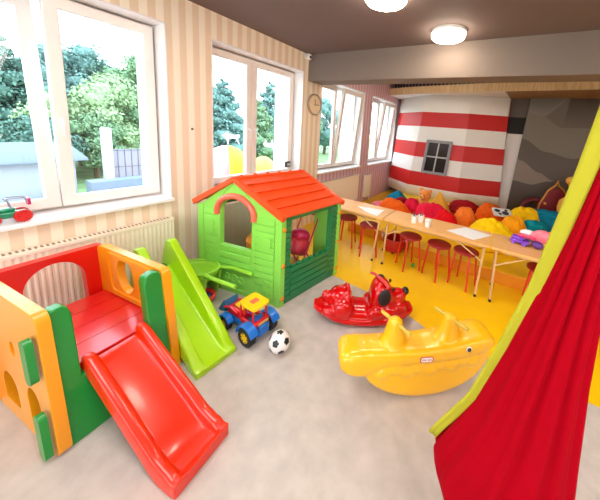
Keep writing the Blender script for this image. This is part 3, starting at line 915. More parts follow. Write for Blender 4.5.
for y in (-.09, .09):
    ls.prism([(.10, .0), (.15, .0), (.20, .27), (.13, .27)], y - .014, y + .014, XZ)
ls.build('legs', M_bar, wb, bevel=.005)
fk = MB()
for y in (-.045, .045): fk.tube([(-.05, y, .18), (-.24, y, .095)], .012, 8)
fk.build('fork', M_bar, wb)
MB().lathe([(0, -.025), (.06, -.025), (.088, -.018), (.092, 0), (.088, .018), (.06, .025), (0, .025)], (-.24, 0, .092), (0, 1, 0), 20).build('wheel', plastic('orange_wheel', (246, 150, 24), .4), wb)
# blue and red toy between slide and barrow
bt = thing('toy_plane', 'blue and red oval toy lying between the green slide and the wheelbarrow', 'toy', (0.60, 1.375, 0.006), .2)
MB().ell((-.08, 0, .06), (.12, .065, .055)).build('body', plastic('blue_toy_plastic', (18, 70, 190), .3), bt)
MB().tube([(.03 + .085 * math.cos(a), .055 * math.sin(a), .075 + .02 * math.sin(a)) for a in [2 * PI * i / 24 for i in range(24)]], .02, 10, closed=True).build('ring', plastic('red_toy_plastic', (220, 40, 40), .3), bt)
MB().ell((.03, 0, .07), (.072, .045, .03)).build('cockpit', plastic('dark_blue_toy', (40, 40, 90), .3), bt)
yb = thing('toy_shovel', 'amber plastic scoop leaning behind the green slide rail', 'toy scoop', (.34, 1.30, .006), -.2)
MB().prism([(-.16, .0), (.16, .0), (.20, .12), (.05, .27), (-.16, .34)], -.02, .02, XZ).build('blade', M_cube_yellow, yb, bevel=.015)
MB().tube([(-.10, 0, .30), (-.16, 0, .44)], .014, 8).build('grip', M_cube_yellow, yb)

# ------------------------------------------------------------------ toy tractor on the floor (faces -x)
tt = thing('toy_tractor', 'red and blue toy tractor with yellow cab roof and front loader', 'toy tractor', (1.255, 1.385, 0.006), PI - .02)
M_tb = plastic('tractor_blue', (14, 112, 206), .3); M_tr = plastic('tractor_red', (222, 20, 28), .3); M_ty = plastic('tractor_yellow', (252, 204, 10), .3); M_tyre = mat('tyre_rubber', (34, 32, 34), .6)


def wheel(parent, x, y, r, w, hubm, tyre=M_tyre):
    o = MB().lathe([(r * .55, -w / 2), (r * .9, -w / 2), (r, -w * .3), (r, w * .3), (r * .9, w / 2), (r * .55, w / 2), (r * .55, -w / 2)], (x, y, r), (0, 1, 0), 28).build('wheel', tyre, parent)
    h = MB(); h.lathe([(0, -w * .46), (r * .62, -w * .46), (r * .62, w * .46), (0, w * .46)], (x, y, r), (0, 1, 0), 24)
    h.build('hub', hubm, o)
    hb = MB()
    for k in range(6):
        a = k * PI / 3
        for s in (-1, 1):
            hb.disc((x + r * .42 * math.cos(a), y + s * w * .465 - .001, r + r * .42 * math.sin(a)), r * .07, .003, (0, 1, 0), 8)
    hb.build('hub_holes', M_black, o)
    tb = MB()
    for k in range(20):
        a = 2 * PI * k / 20
        for s in (-1, 1):
            R_ = Matrix.Translation((x, y + s * w * .22, r)) @ Matrix.Rotation(a, 4, 'Y')
            tb.M = R_; tb.box((-r * .06, -w * .2, r * .97), (r * .06, w * .2, r * 1.03))
    tb.build('tread', tyre, o)
    return o


for y in (-.115, .115):
    wheel(tt, -.15, y, .082, .062, M_ty)
    wheel(tt, .15, y * .95, .062, .05, M_ty)
ch = MB(); ch.box((-.21, -.06, .05), (.20, .06, .11)); ch.box((-.23, -.05, .06), (-.17, .05, .15)); ch.build('chassis', M_tb, tt, bevel=.01)
for y in (-.115, .115):
    fd = MB(); prof = []
    for rr_, rng in ((.108, range(0, 13)), (.092, range(12, -1, -1))):
        for i in rng:
            a = PI * (.02 + .86 * i / 12); prof.append((-.15 + rr_ * math.cos(a), .082 + rr_ * math.sin(a)))
    fd.prism(prof, y - .036, y + .036, XZ); fd.build('fender', M_tb, tt, bevel=.004)
    fd = MB(); prof = []
    for rr_, rng in ((.083, range(0, 11)), (.071, range(10, -1, -1))):
        for i in rng:
            a = PI * (.12 + .76 * i / 10); prof.append((.15 + rr_ * math.cos(a), .062 + rr_ * math.sin(a)))
    fd.prism(prof, y * .95 - .027, y * .95 + .027, XZ); fd.build('fender', M_tb, tt, bevel=.003)
hd = MB(); hd.prism([(-.02, .10), (.22, .10), (.225, .15), (.19, .175), (-.02, .19)], -.055, .055, XZ); hd.build('hood', M_tr, tt, bevel=.014)
MB().box((.02, -.03, .183), (.14, .03, .205)).build('hood_top', M_ty, tt, bevel=.008)
cb = MB()
for x0_, x1_ in ((-.005, .0), (-.165, -.175)):
    for y in (-.07, .07):
        cb.tube([(x0_, y, .13), (x1_ * .9, y * .95, .30)], .010, 6)
cb.box((-.18, -.075, .125), (.0, -.055, .165)); cb.box((-.18, .055, .125), (.0, .075, .165)); cb.box((-.195, -.075, .12), (-.165, .075, .175))
cb.build('cab', M_tr, tt, bevel=.004)
st_ = MB(); st_.box((-.15, -.035, .12), (-.07, .035, .15)); st_.box((-.16, -.035, .15), (-.14, .035, .21)); st_.build('seat', M_tb, tt, bevel=.006)
MB().lathe([(.026, -.004), (.03, 0), (.026, .004), (.022, 0), (.026, -.004)], (-.035, 0, .20), (-.5, 0, .8), 16).build('steering_wheel', plastic('purple_plastic', (136, 70, 214)), tt)
MB().box((-.215, -.05, .155), (-.2, .05, .175)).build('rear_plate', mat('tan_plate', (214, 170, 100), .5), tt, bevel=.004)
ro = MB().prism(rrect(-.195, -.085, .01, .085, .03), .295, .317, XYZ).build('cab_roof', M_ty, tt, bevel=.008)
MB().box((-.12, -.035, .312), (-.065, .035, .32)).build('hatch', M_arch, ro, bevel=.002)
la = MB()
for y in (-.062, .062): la.tube([(.05, y, .16), (.15, y, .185), (.24, y, .15)], .012, 8)
la.build('loader_arms', M_tr, tt)
bk2 = MB(); bp_ = [(.22, .11), (.31, .08), (.335, .09), (.25, .135), (.25, .205), (.235, .21)]
bk2.prism(bp_, -.065, .065, XZ)
for y in (-.065, .06): bk2.prism([(.22, .11), (.31, .08), (.335, .09), (.25, .21), (.235, .21)], y, y + .006, XZ)
bk2.build('bucket', plastic('teal_blue_loader', (20, 120, 170), .3), tt)

# ------------------------------------------------------------------ football
fb = bmesh.new(); bmesh.ops.create_icosphere(fb, subdivisions=1, radius=1.0); bmesh.ops.delete(fb, geom=[], context='VERTS')
fb.free()
ball = thing('football', 'small black and white football on the carpet right of the toy tractor', 'ball', (1.665, 1.375, .092))
ph_ = (1 + 5 ** .5) / 2
ico = [Vector(p).normalized() for p in [(0, s1, s2 * ph_) for s1 in (-1, 1) for s2 in (-1, 1)] + [(s1, s2 * ph_, 0) for s1 in (-1, 1) for s2 in (-1, 1)] + [(s2 * ph_, 0, s1) for s1 in (-1, 1) for s2 in (-1, 1)]]
MB().ell((0, 0, 0), (.086, .086, .086), seg=32, rings=20).build('shell', mat('white_ball_leather', (240, 232, 226), .4), ball)
BR = Matrix.Rotation(.35, 3, 'Z') @ Matrix.Rotation(.5, 3, 'X')
pt = MB()
for d_ in ico:
    d_ = BR @ d_
    x = d_.cross(Vector((.3, .2, .9))).normalized(); y = d_.cross(x)
    c_ = pt.v(d_ * .0885); ring = [pt.v((d_ + (x * math.cos(a) + y * math.sin(a)) * .36).normalized() * .0875) for a in [2 * PI * i / 5 for i in range(5)]]
    for i in range(5): pt.f([c_, ring[i], ring[(i + 1) % 5]])
pt.build('patches', mat('black_ball_leather', (26, 26, 30), .4), ball)

# ------------------------------------------------------------------ red dog rocker
dg = thing('dog_rocker', 'glossy red dog-shaped rocker with black ears and nose', 'rocking toy', (2.05, 2.13, 0.006), math.radians(35))


def section(u, zb_, zt_, w, e=.55, n=20):
    out = []
    zc, zr = (zb_ + zt_) / 2, (zt_ - zb_) / 2
    for i in range(n):
        a = 2 * PI * i / n
        out.append((u, w * math.copysign(abs(math.cos(a)) ** e, math.cos(a)), zc + zr * math.copysign(abs(math.sin(a)) ** e, math.sin(a))))
    return out


d = MB()
us = [-.50, -.47, -.4, -.3, -.2, -.1, 0, .1, .2, .3, .4, .46, .49]
d.loft([section(u, .004 + .42 * (u - .03) ** 2, .004 + .42 * (u - .03) ** 2 + (.05 if abs(u) > .45 else .085), .175 * max(.3, (1 - (abs(u) / .53) ** 5))) for u in us])
d.loft([section(u, .02 + .35 * u * u, z, w, .8) for u, z, w in ((-.36, .14, .05), (-.33, .18, .11), (-.2, .17, .145), (0, .155, .14), (.12, .16, .135), (.3, .17, .12), (.38, .15, .08))])
d.ell((-.25, 0, .21), (.12, .13, .11))
d.loft([section(u, .12, z, w, .8) for u, z, w in ((-.26, .25, .09), (-.22, .31, .115), (-.185, .345, .12), (-.155, .33, .115), (-.135, .2, .11))])
for s in (-1, 1):
    d.ell((-.22, s * .12, .16), (.105, .06, .10)); d.ell((-.35, s * .12, .145), (.07, .05, .05))
    d.ell((.10, s * .13, .13), (.09, .045, .06)); d.ell((.33, s * .10, .175), (.07, .05, .05)); d.ell((.22, s * .12, .15), (.11, .05, .06))
d.ell((-.385, 0, .235), (.045, .045, .05)); d.ell((-.35, 0, .19), (.06, .05, .05))
d.loft([section(u, .14, z, w, .8) for u, z, w in ((.05, .30, .09), (.075, .375, .12), (.11, .41, .13), (.17, .41, .135), (.22, .385, .13), (.27, .32, .115), (.31, .24, .08))])
d.ell((.30, 0, .235), (.12, .085, .075)); d.ell((.33, 0, .26), (.095, .07, .05))
d.build('body', M_dog, dg, remesh=.011, smooth_it=4)
for s in (-1, 1):
    MB().ell((.165, s * .135, .30), (.062, .024, .085), Matrix.Rotation(.12, 3, 'Y')).build('ear', mat('black_ear', (26, 22, 24), .5), dg)
    MB().ell((.262, s * .075, .35), (.014, .012, .02)).build('eye', M_black, dg)
MB().ell((.408, 0, .29), (.035, .045, .035)).build('nose', mat('black_nose', (24, 24, 26), .15), dg)
MB().tube([(.20, -.13, .40), (.175, -.08, .42), (.095, .08, .42), (.07, .13, .40)], .015, 10).build('handle', plastic('rose_handle', (226, 70, 70), .4), dg)
MB().tube([(.375, -.06, .21), (.40, 0, .205), (.375, .06, .21)], .005, 6).build('mouth', mat('dark_red_mouth', (140, 8, 10), .3), dg)

# ------------------------------------------------------------------ yellow whale rocker
wh = thing('whale_rocker', 'yellow whale-shaped seesaw rocker with two handle posts and an eye sticker', 'rocking toy', (2.722, 1.713, 0.006), math.radians(38))
w = MB()
secs = []
for u, zb_, zt_, wd in ((-.60, .30, .36, .07), (-.585, .265, .385, .10), (-.54, .235, .40, .115), (-.47, .21, .405, .115), (-.42, .205, .40, .112), (-.38, .24, .40, .11), (-.32, .275, .395, .11), (-.2, .285, .395, .112), (0, .295, .40, .115), (.2, .31, .425, .118), (.33, .33, .455, .12), (.42, .35, .475, .12), (.47, .37, .475, .115), (.51, .39, .46, .10), (.53, .41, .44, .07)):
    secs.append(section(u, zb_, zt_, wd, .5, 24))
w.loft(secs)
hs = []
for i in range(15):
    u = -.45 + .95 * i / 14
    q_ = (u - .025) / .485
    zb_ = -.004 + .31 * (1 - max(0.0, 1 - q_ * q_) ** .5)
    hs.append(section(u, zb_, .34 + max(0, u) * .2, .102 * (1 - .25 * abs(q_) ** 3), .42, 28))
w.loft(hs)
for i in range(9):
    u = -.30 + i * .083
    for s in (-1, 1): w.ell((u, s * .099, .235 + .025 * (i % 2) + max(0, u) * .14), (.05, .016, .036))
for pu, zt_, zs_ in ((-.215, .555, .36), (.20, .57, .385)):
    ring = []
    for k, (z, hu, hv) in enumerate(((zs_ - .05, .12, .085), (zs_ + .02, .10, .075), (zs_ + .09, .078, .062), (zt_ - .03, .06, .05), (zt_ + .012, .05, .044), (zt_ + .028, .028, .026))):
        ring.append([(pu + hu * math.cos(a) - (.02 if k < 2 else 0), hv * math.sin(a), z) for a in [2 * PI * i / 16 for i in range(16)]])
    w.loft(ring)
w.build('body', M_whale, wh, remesh=.011, smooth_it=5)
M_bar2 = mat('olive_yellow_bar', (206, 176, 62), .4)
for pu, zt_ in ((-.215, .546), (.20, .561)):
    MB().tube([(pu + .066, -.115, zt_), (pu - .066, .115, zt_)], .0135, 12).build('handle', M_bar2, wh)
for s in (-1, 1):
    e_ = MB().lathe([(0, 0), (.021, 0), (.02, .004), (0, .005)], (.295, s * .121, .412), (0, s, .08), 20).build('eye', mat('white_sticker', (244, 240, 230), .4), wh)
    MB().lathe([(0, 0), (.015, 0), (.014, .003), (0, .004)], (.295, s * .126, .412), (0, s, .08), 20).build('pupil', M_black, e_)
# small oval maker's label with lettering on both flanks
for s in (-1, 1):
    fnl = (lambda a, b, c, s=s: (-.005 + a * -s * -1 if s > 0 else -.005 + a, s * (.1135 + c), .345 + b))
    lb_o = MB().prism(rrect(-.05, -.022, .05, .022, .02), 0.0, .003, fnl).build('logo_label', mat('red_label', (206, 40, 30), .4), wh)
    MB().prism(rrect(-.044, -.017, .044, .017, .016), .003, .0045, fnl).build('label_face', mat('white_label', (246, 240, 232), .4), lb_o)
    for k, word in enumerate(('little', 'tikes')):
        cu = bpy.data.curves.new('lettering', 'FONT'); cu.body = word; cu.size = .019; cu.align_x = 'CENTER'; cu.extrude = .0004
        tmp = bpy.data.objects.new('lettering_tmp', cu); C.objects.link(tmp)
        dgp = bpy.context.evaluated_depsgraph_get()
        me = bpy.data.meshes.new_from_object(tmp.evaluated_get(dgp))
        bpy.data.objects.remove(tmp)
        me.materials.append(mat('red_ink', (206, 30, 30), .5))
        o_ = bpy.data.objects.new('lettering', me); C.objects.link(o_); o_.parent = lb_o
        o_.location = (-.005 + (-.022 if k == 0 else .024) * (1 if s < 0 else -1), s * .1188, .3395)
        o_.rotation_euler = (PI / 2, 0, 0 if s < 0 else PI)

# ------------------------------------------------------------------ climbing cube with red slide
cu_ = thing('climbing_cube', 'yellow, red and green toddler climbing cube with red slide in the left foreground', 'climbing frame', (1.228, .242, 0.006), 0)
ca, cbv = Vector((-.9905, -.1375, 0)), Vector((-.085, .9964, 0))
CW, CL, CH = .635, .87, .80
PT = .052


def cpnt(a, b, z):     # a backwards from the front face, b to the right, z up ; front edges lean back with height
    return ca * (a + .10 * z * (1 - .0 * b)) * 1.0 + cbv * b + Vector((0, 0, z))


def panel_fn(b0):
    return lambda a, z, c: cpnt(a, b0 + c, z)


out_l = [(.0, 0), (.10, 0), (.14, .10), (.55, .10), (.60, 0), (.74, 0), (.74, .62)]
out_l = rrect(0, 0, .74, CH + .015, .05)
holes_l = [oval(.52, .62, .05, .10, rot=.2), oval(.36, .50, .03, .045), arch(.13, .27, .10, .24, .09), arch(.40, .58, .10, .20, .10)]
lp = MB(); lp.prism(out_l, 0, PT, panel_fn(0.012), holes_l)
lp.build('side_panel', M_cube_yellow, cu_, bevel=.016, seg=3)
rp = MB(); rp.prism(rrect(0, 0, .80, CH - .018, .05), 0, PT, panel_fn(CW - PT), [oval(.46, .605, .10, .135, rot=.0), oval(.40, .20, .15, .13)])
rp.build('side_panel', M_cube_yellow, cu_, bevel=.016, seg=3)
rpr = MB(); rpr.prism(rrect(.10, .42, .68, .76, .06), -.01, 0, panel_fn(CW - PT), [rrect(.14, .455, .64, .735, .05)]); rpr.build('panel_ridge', M_cube_yellow, cu_, bevel=.006)
bkf = lambda b, z, c: cpnt(.80 + c, b, z)
bh = [(.15, .30), (.46, .30), (.46, .52)] + [(.305 + .155 * math.cos(PI * i / 12), .56 + .165 * math.sin(PI * i / 12)) for i in range(13)] + [(.15, .52)]
bh = [(.19, .30), (.50, .30)] + [(.345 + .155 * math.cos(PI * i / 14), .56 + .165 * math.sin(PI * i / 14)) for i in range(15)]
bp2 = MB(); bp2.prism(rrect(-.005, 0, CW - .0, CH - .03, .03), 0, .065, bkf, [bh]); bp2.prism([(-.03, 0), (.05, 0), (.05, .5), (-.03, .5)], -.07, 0.0, bkf)
bp2.build('back_panel', M_red, cu_, bevel=.014, seg=3)
# red platform, dented planks
plm = MB()
for i in range(4):
    a0 = .10 + i * .172
    plm.prism([(a0, PT), (a0 + .167, PT), (a0 + .167, CW - PT), (a0, CW - PT)], .372, .408, lambda a, b, z: cpnt(a - .02, b, z))
    plm.prism([(a0 + .167, PT), (a0 + .172, PT), (a0 + .172, CW - PT), (a0 + .167, CW - PT)], .372, .402, lambda a, b, z: cpnt(a - .02, b, z))
plm.build('platform', mat('pinkish_red_platform', (216, 32, 26), .25, coat=.4, bump=.10, bump_scale=8), cu_)
# green front: a U-shaped panel, slide passes through the notch
frf = lambda b, z, c: cpnt(.0 + c, b, z)
U = [(.055, 0), (CW - .045, 0), (CW - .045, .73), (CW - .06, .775), (CW - .10, .785), (CW - .145, .77), (CW - .155, .73), (CW - .155, .37), (.145, .37), (.145, .745), (.135, .79), (.115, .805), (.07, .805), (.055, .79)]
gm = MB(); gm.prism(U, .02, .085, frf); gm.build('front_panel', M_cube_green, cu_, bevel=.014, seg=3)
for z0_, z1_ in ((.46, .70), (.02, .28)):
    MB().prism(rrect(.015, z0_, .075, z1_, .028), -.03, 0.0, panel_fn(0.0)).build('tab', M_cube_green, cu_, bevel=.016, seg=3)
# slide
sl_prof = []          # (forward x, height of trough)
n = 26
for i in range(n + 1):
    t = i / n
    x = .0 + .745 * t
    z = .395 * (1 - t) ** 1.0 + .02
    z = .40 + (-.34) * (t - .06) / .78 if t > .06 else .40
    if t > .72: z = max(.052, .40 - .34 * (.66) / .78 - .10 * (1 - math.exp(-(t - .72) * 6)))
    sl_prof.append((x, z))
d0 = Vector((.993, .118, 0)); dl_ = Vector((-.118, .993, 0))
S0 = Vector((-.115, .145, 0))


def slp(x, b, z): return S0 + d0 * x + dl_ * b + Vector((0, 0, z))


SW = .32
sm2 = MB(); rings = []
for i, (x, z) in enumerate(sl_prof):
    t = i / n
    e = .060 if t < .9 else .060 - (.03 if t > .97 else .012)
    th = .055
    zb2 = max(.0, z - th)
    wv = .0
    rings.append([slp(x, 0, zb2), slp(x, 0, z + e - .012), slp(x, .012, z + e), slp(x, .040, z + e), slp(x, .055, z + e - .012), slp(x, .062, z + .004), slp(x, .075, z), slp(x, SW - .075, z), slp(x, SW - .062, z + .004), slp(x, SW - .055, z + e - .012), slp(x, SW - .040, z + e), slp(x, SW - .012, z + e), slp(x, SW, z + e - .012), slp(x, SW, zb2)])
xe, ze = sl_prof[-1]
rings.append([slp(xe + .04, 0.004, 0.0)] + [slp(xe + .04, b, .085) for b in (.002, .012, .040, .055, .062, .075, SW - .075, SW - .062, SW - .055, SW - .04, SW - .012, SW - .002)] + [slp(xe + .04, SW - .004, 0.0)])
sm2.loft(rings)
so_ = sm2.build('slide', M_slide_red, cu_, bevel=.008, smooth=50)

# ------------------------------------------------------------------ lime slide
gs = thing('toddler_slide', 'lime green toddler slide between the climbing cube and the playhouse', 'slide', (1.345, 1.025, 0.006), math.radians(-2))
prof = []
N = 26
for i in range(N + 1):
    t = i / N; x = -.88 * (1 - t)
    z = .42 * (1 - t) ** 1.1 + .045
    if t > .9: z = max(.05, z)
    prof.append((x, z))
gr = []
GW = .31
for i, (x, z) in enumerate(prof):
    t = i / N; e = .22 * (1 - t) ** .7 + .012; zb2 = max(0, z - .05); e2 = e
    lo_w = GW / 2
    gr.append([(x, -lo_w, zb2), (x, -lo_w, z + e2 - .01), (x, -lo_w + .01, z + e2), (x, -lo_w + .066, z + e2), (x, -lo_w + .078, z + .006), (x, -lo_w + .09, z), (x, lo_w - .09, z), (x, lo_w - .078, z + .006), (x, lo_w - .066, z + e2), (x, lo_w - .01, z + e2), (x, lo_w, z + e2 - .01), (x, lo_w, zb2)])
gr.append([(.035, -GW / 2, 0.0)] + [(.035, b, .045) for b in (-GW / 2, -GW / 2 + .01, -GW / 2 + .066, -GW / 2 + .078, -GW / 2 + .09, GW / 2 - .09, GW / 2 - .078, GW / 2 - .066, GW / 2 - .01, GW / 2)] + [(.035, GW / 2, 0.0)])
g_ = MB(); g_.loft(gr); g_.build('chute', M_lime, gs, bevel=.006, smooth=50)
for s in (-1, 1):
    y0_, y1_ = (s * GW / 2, s * (GW / 2 - .07)); 
    hmb = MB(); hmb.prism([(-1.16, 0), (-1.02, 0), (-.96, .30), (-.72, .42), (-.74, .52), (-.81, .60), (-.87, .69), (-.92, .70), (-.97, .67), (-1.04, .48)], min(y0_, y1_), max(y0_, y1_), XZ)
    hmb.build('side_rail', M_lime, gs, bevel=.016, seg=3)
ldm = MB()
for k, z in enumerate((.10, .20, .30)):
    ldm.box((-1.12 + k * .045, -GW / 2 + .03, z), (-1.02 + k * .045, GW / 2 - .03, z + .035))
ldm.box((-1.00, -GW / 2 + .03, .40), (-.86, GW / 2 - .03, .44))
ldm.build('steps', plastic('dark_green_steps', (30, 110, 50), .4), gs, bevel=.008)

# ------------------------------------------------------------------ toy tractor on the window sill
wt = thing('toy_tractor', 'green toy tractor with red wheels parked on the window sill', 'toy tractor', (-.055, .365, .985), PI * 1.5)
wt.rotation_euler = (0, 0, -PI / 2); wt.scale = (.92, .92, .92)
M_gt = plastic('sill_tractor_green', (10, 140, 96), .3)
tb_ = MB(); tb_.box((-.08, -.035, .035), (.10, .035, .085)); tb_.box((-.02, -.03, .085), (.10, .03, .115)); tb_.build('body', M_gt, wt, bevel=.012)
for y in (-.05, .05):
    wheel(wt, -.05, y, .048, .03, plastic('red_hub', (226, 26, 26), .3), plastic('red_tyre', (206, 20, 24), .4))
    wheel(wt, .09, y, .036, .026, plastic('red_hub', (226, 26, 26), .3), plastic('red_tyre', (206, 20, 24), .4))
fr_ = MB()
for y in (-.03, .03):
    fr_.tube([(.0, y, .11), (.01, y, .165), (.03, y, .185), (.01, y, .195), (-.07, y, .19), (-.09, y, .13)], .005, 6)
fr_.tube([(.02, -.03, .19), (.02, .03, .19)], .005, 6)
fr_.build('loader_frame', mat('grey_tube', (150, 150, 170), .4), wt)
MB().box((-.10, -.035, .125), (-.08, .035, .18)).build('shovel', plastic('magenta_plastic', (200, 20, 90), .4), wt, bevel=.006)

# ------------------------------------------------------------------ window stickers and a small latch
M_stk = mat('white_sticker_film', (250, 250, 250), .5)
_nt = M_stk.node_tree; _tr = _nt.nodes.new('ShaderNodeBsdfTranslucent'); _mx = _nt.nodes.new('ShaderNodeMixShader'); _mx.inputs[0].default_value = .55
_tr.inputs[0].default_value = (.95, .95, .95, 1)
_nt.links.new(_nt.nodes['Principled BSDF'].outputs[0], _mx.inputs[1]); _nt.links.new(_tr.outputs[0], _mx.inputs[2]); _nt.links.new(_mx.outputs[0], _nt.nodes['Material Output'].inputs[0])


def sticker(pts, y, z, label, sx_=1.0):
    b_ = MB(); vs = [b_.v((-.2035, y + a, z + c)) for a, c in pts]
    for t3 in tessellate_polygon([[Vector((a, c, 0)) for a, c in pts]]): b_.f([vs[k] for k in t3])
    o = b_.build('window_sticker', M_stk)
    return tag(o, label, 'sticker', 'white animal stickers on the second window')


bird = [(-.14, .04), (-.05, .10), (-.04, .065), (.06, .05), (.12, .06), (.14, .03), (.10, .0), (.13, -.09), (.09, -.05), (.07, .0), (-.03, .0), (-.05, -.10), (-.07, -.02)]
sticker(bird, 2.24, 1.60, 'white bird sticker on the left pane of the second window')
sticker([(-.12, .02), (-.07, .09), (-.05, .04), (.02, .03), (.06, .10), (.07, .03), (.12, -.02), (.10, -.09), (.05, -.04), (-.02, -.03), (-.09, -.02)], 2.90, 1.50, 'white fox sticker on the right pane of the second window')
lt = thing('window_latch', 'small dark grey latch on the lower right frame of the second window', 'latch', (-.165, 3.27, 1.17))
MB().box((-.012, -.06, -.05), (.012, .06, .05)).build('plate', mat('dark_grey_metal', (92, 86, 84), .4, metal=.4), lt, bevel=.004)
MB().box((.012, -.02, -.02), (.03, .05, .02)).build('lever', mat('pale_metal', (200, 196, 192), .3, metal=.5), lt, bevel=.004)

# ------------------------------------------------------------------ hanging pod
pod = thing('hanging_pod', 'red fabric hanging pod seat with lime green hem in the right foreground', 'hanging seat', (0, 0, 0))
pod.location = (3.30, 1.05, 3.0)
M_podf = mat('red_pod_canvas', (162, 0, 20), .9, spec=.06)
M_hem = mat('lime_hem_canvas', (180, 174, 44), .7, spec=.15)
LV = [  # z, left x, right x
    (2.93, 3.36, 3.40), (2.6, 3.345, 3.395), (2.3, 3.325, 3.39), (2.0, 3.305, 3.385), (1.8, 3.28, 3.38), (1.57, 3.245, 3.372), (1.36, 3.21, 3.367), (1.1, 3.15, 3.378), (.84, 3.08, 3.398), (.70, 3.02, 3.41),
    (.59, 2.975, 3.42), (.53, 2.955, 3.422), (.47, 2.965, 3.42), (.38, 3.005, 3.41), (.29, 3.055, 3.385), (.22, 3.12, 3.34), (.19, 3.2, 3.26)]
LZ = [p[0] for p in LV]


def lvl(z):
    for a, b in zip(LV, LV[1:]):
        if b[0] <= z <= a[0]:
            t = (a[0] - z) / (a[0] - b[0]); return a[1] + (b[1] - a[1]) * t, a[2] + (b[2] - a[2]) * t
    return LV[-1][1:]


NS = 120
A0, A1 = math.radians(95), math.radians(182)     # opening sector (faces the windows and the room)


def podp(z, th):
    l, r = lvl(z); cx, hw = (l + r) / 2, (r - l) / 2
    hd_ = min(hw * .95, .19)
    t = max(0, min(1, (z - .25) / 1.2)) 
    fold = 1 + (.09 * t + .015) * math.sin(th * 15 + 1.3 * math.sin(z * 1.4)) * (.4 + .6 * max(0, math.sin(-th))) if -PI < th else 1
    fold = 1 + (.15 * t + .018) * (math.sin(th * 13 + .9 * z) * .6 + math.sin(th * 23 - .5 * z) * .4)
    return Vector((cx + hw * math.cos(th) * (1 + (fold - 1) * .6) - 3.30, hd_ * math.sin(th) * fold, z - 3.0))


zs_ = []
for a, b in zip(LZ, LZ[1:]):
    k = max(1, int((a - b) / .04))
    zs_ += [a + (b - a) * i / k for i in range(k)]
zs_.append(LZ[-1])
pdm = MB(); grid = []
for z in zs_:
    grid.append([pdm.v(podp(z, A1 + (2 * PI) * i / NS)) for i in range(NS)])
for gi in range(len(zs_) - 1):
    zmid = (zs_[gi] + zs_[gi + 1]) / 2
    for i in range(NS):
        th = (A1 + 2 * PI * (i + .5) / NS) % (2 * PI)
        if A0 < th < A1 and .60 < zmid < 2.6: continue
        pdm.f([grid[gi][i], grid[gi][(i + 1) % NS], grid[gi + 1][(i + 1) % NS], grid[gi + 1][i]])
pdm.f(grid[-1])
pdm.build('pod_fabric', M_podf, pod, smooth=180, solid=.006)
# hem: flat padded band along both edges of the opening
hem = MB()
for ang, sgn in ((A1, -1), (A0, 1)):
    rings = []
    zz = [2.62 - i * (2.62 - .56) / 50 for i in range(51)]
    for i, z in enumerate(zz):
        p = podp(z, ang)
        wdt = .031 - .012 * i / 50
        if ang == A1:
            ex = Vector((-1, .15, 0)).normalized()
            tip = max(0, (i - 44) / 6)
            c_ = p + ex * (wdt * .85 + .012 * tip) + Vector((0, -.012, 0))
        else:
            ex = Vector((-.3, -1, 0)).normalized(); c_ = p + ex * wdt * .6
        ey = Vector((0, 0, 1)).cross(ex)
        rings.append([c_ + ex * math.cos(a) * wdt + ey * math.sin(a) * .013 * (1 + .5 * math.sin(3 * a)) for a in [2 * PI * k / 14 for k in range(14)]])
    hem.loft(rings)
hem.build('hem', M_hem, pod, smooth=180)
st2 = MB(); st2.tube([(.09, 0, -.08), (.09, 0, -.02)], .02, 10); st2.tube([(.09, 0, -.02), (.09, 0, .018)], .012, 8); st2.disc((.09, 0, .01), .05, .01)
st2.build('hook', M_chrome, pod)

# ------------------------------------------------------------------ outdoors
M_grass = mat('lawn', (120, 150, 96), .9, noise_amt=.3, noise_scale=2)
struct(MB().box((-60, -40, -1.3), (-.6, 90, -1.1)).build('ground', M_grass))
M_deck = mat('pale_terrace', (130, 142, 156), .7)
struct(MB().box((-6.5, -4, -1.1), (-.37, 30, -.42)).build('floor_terrace', M_deck))


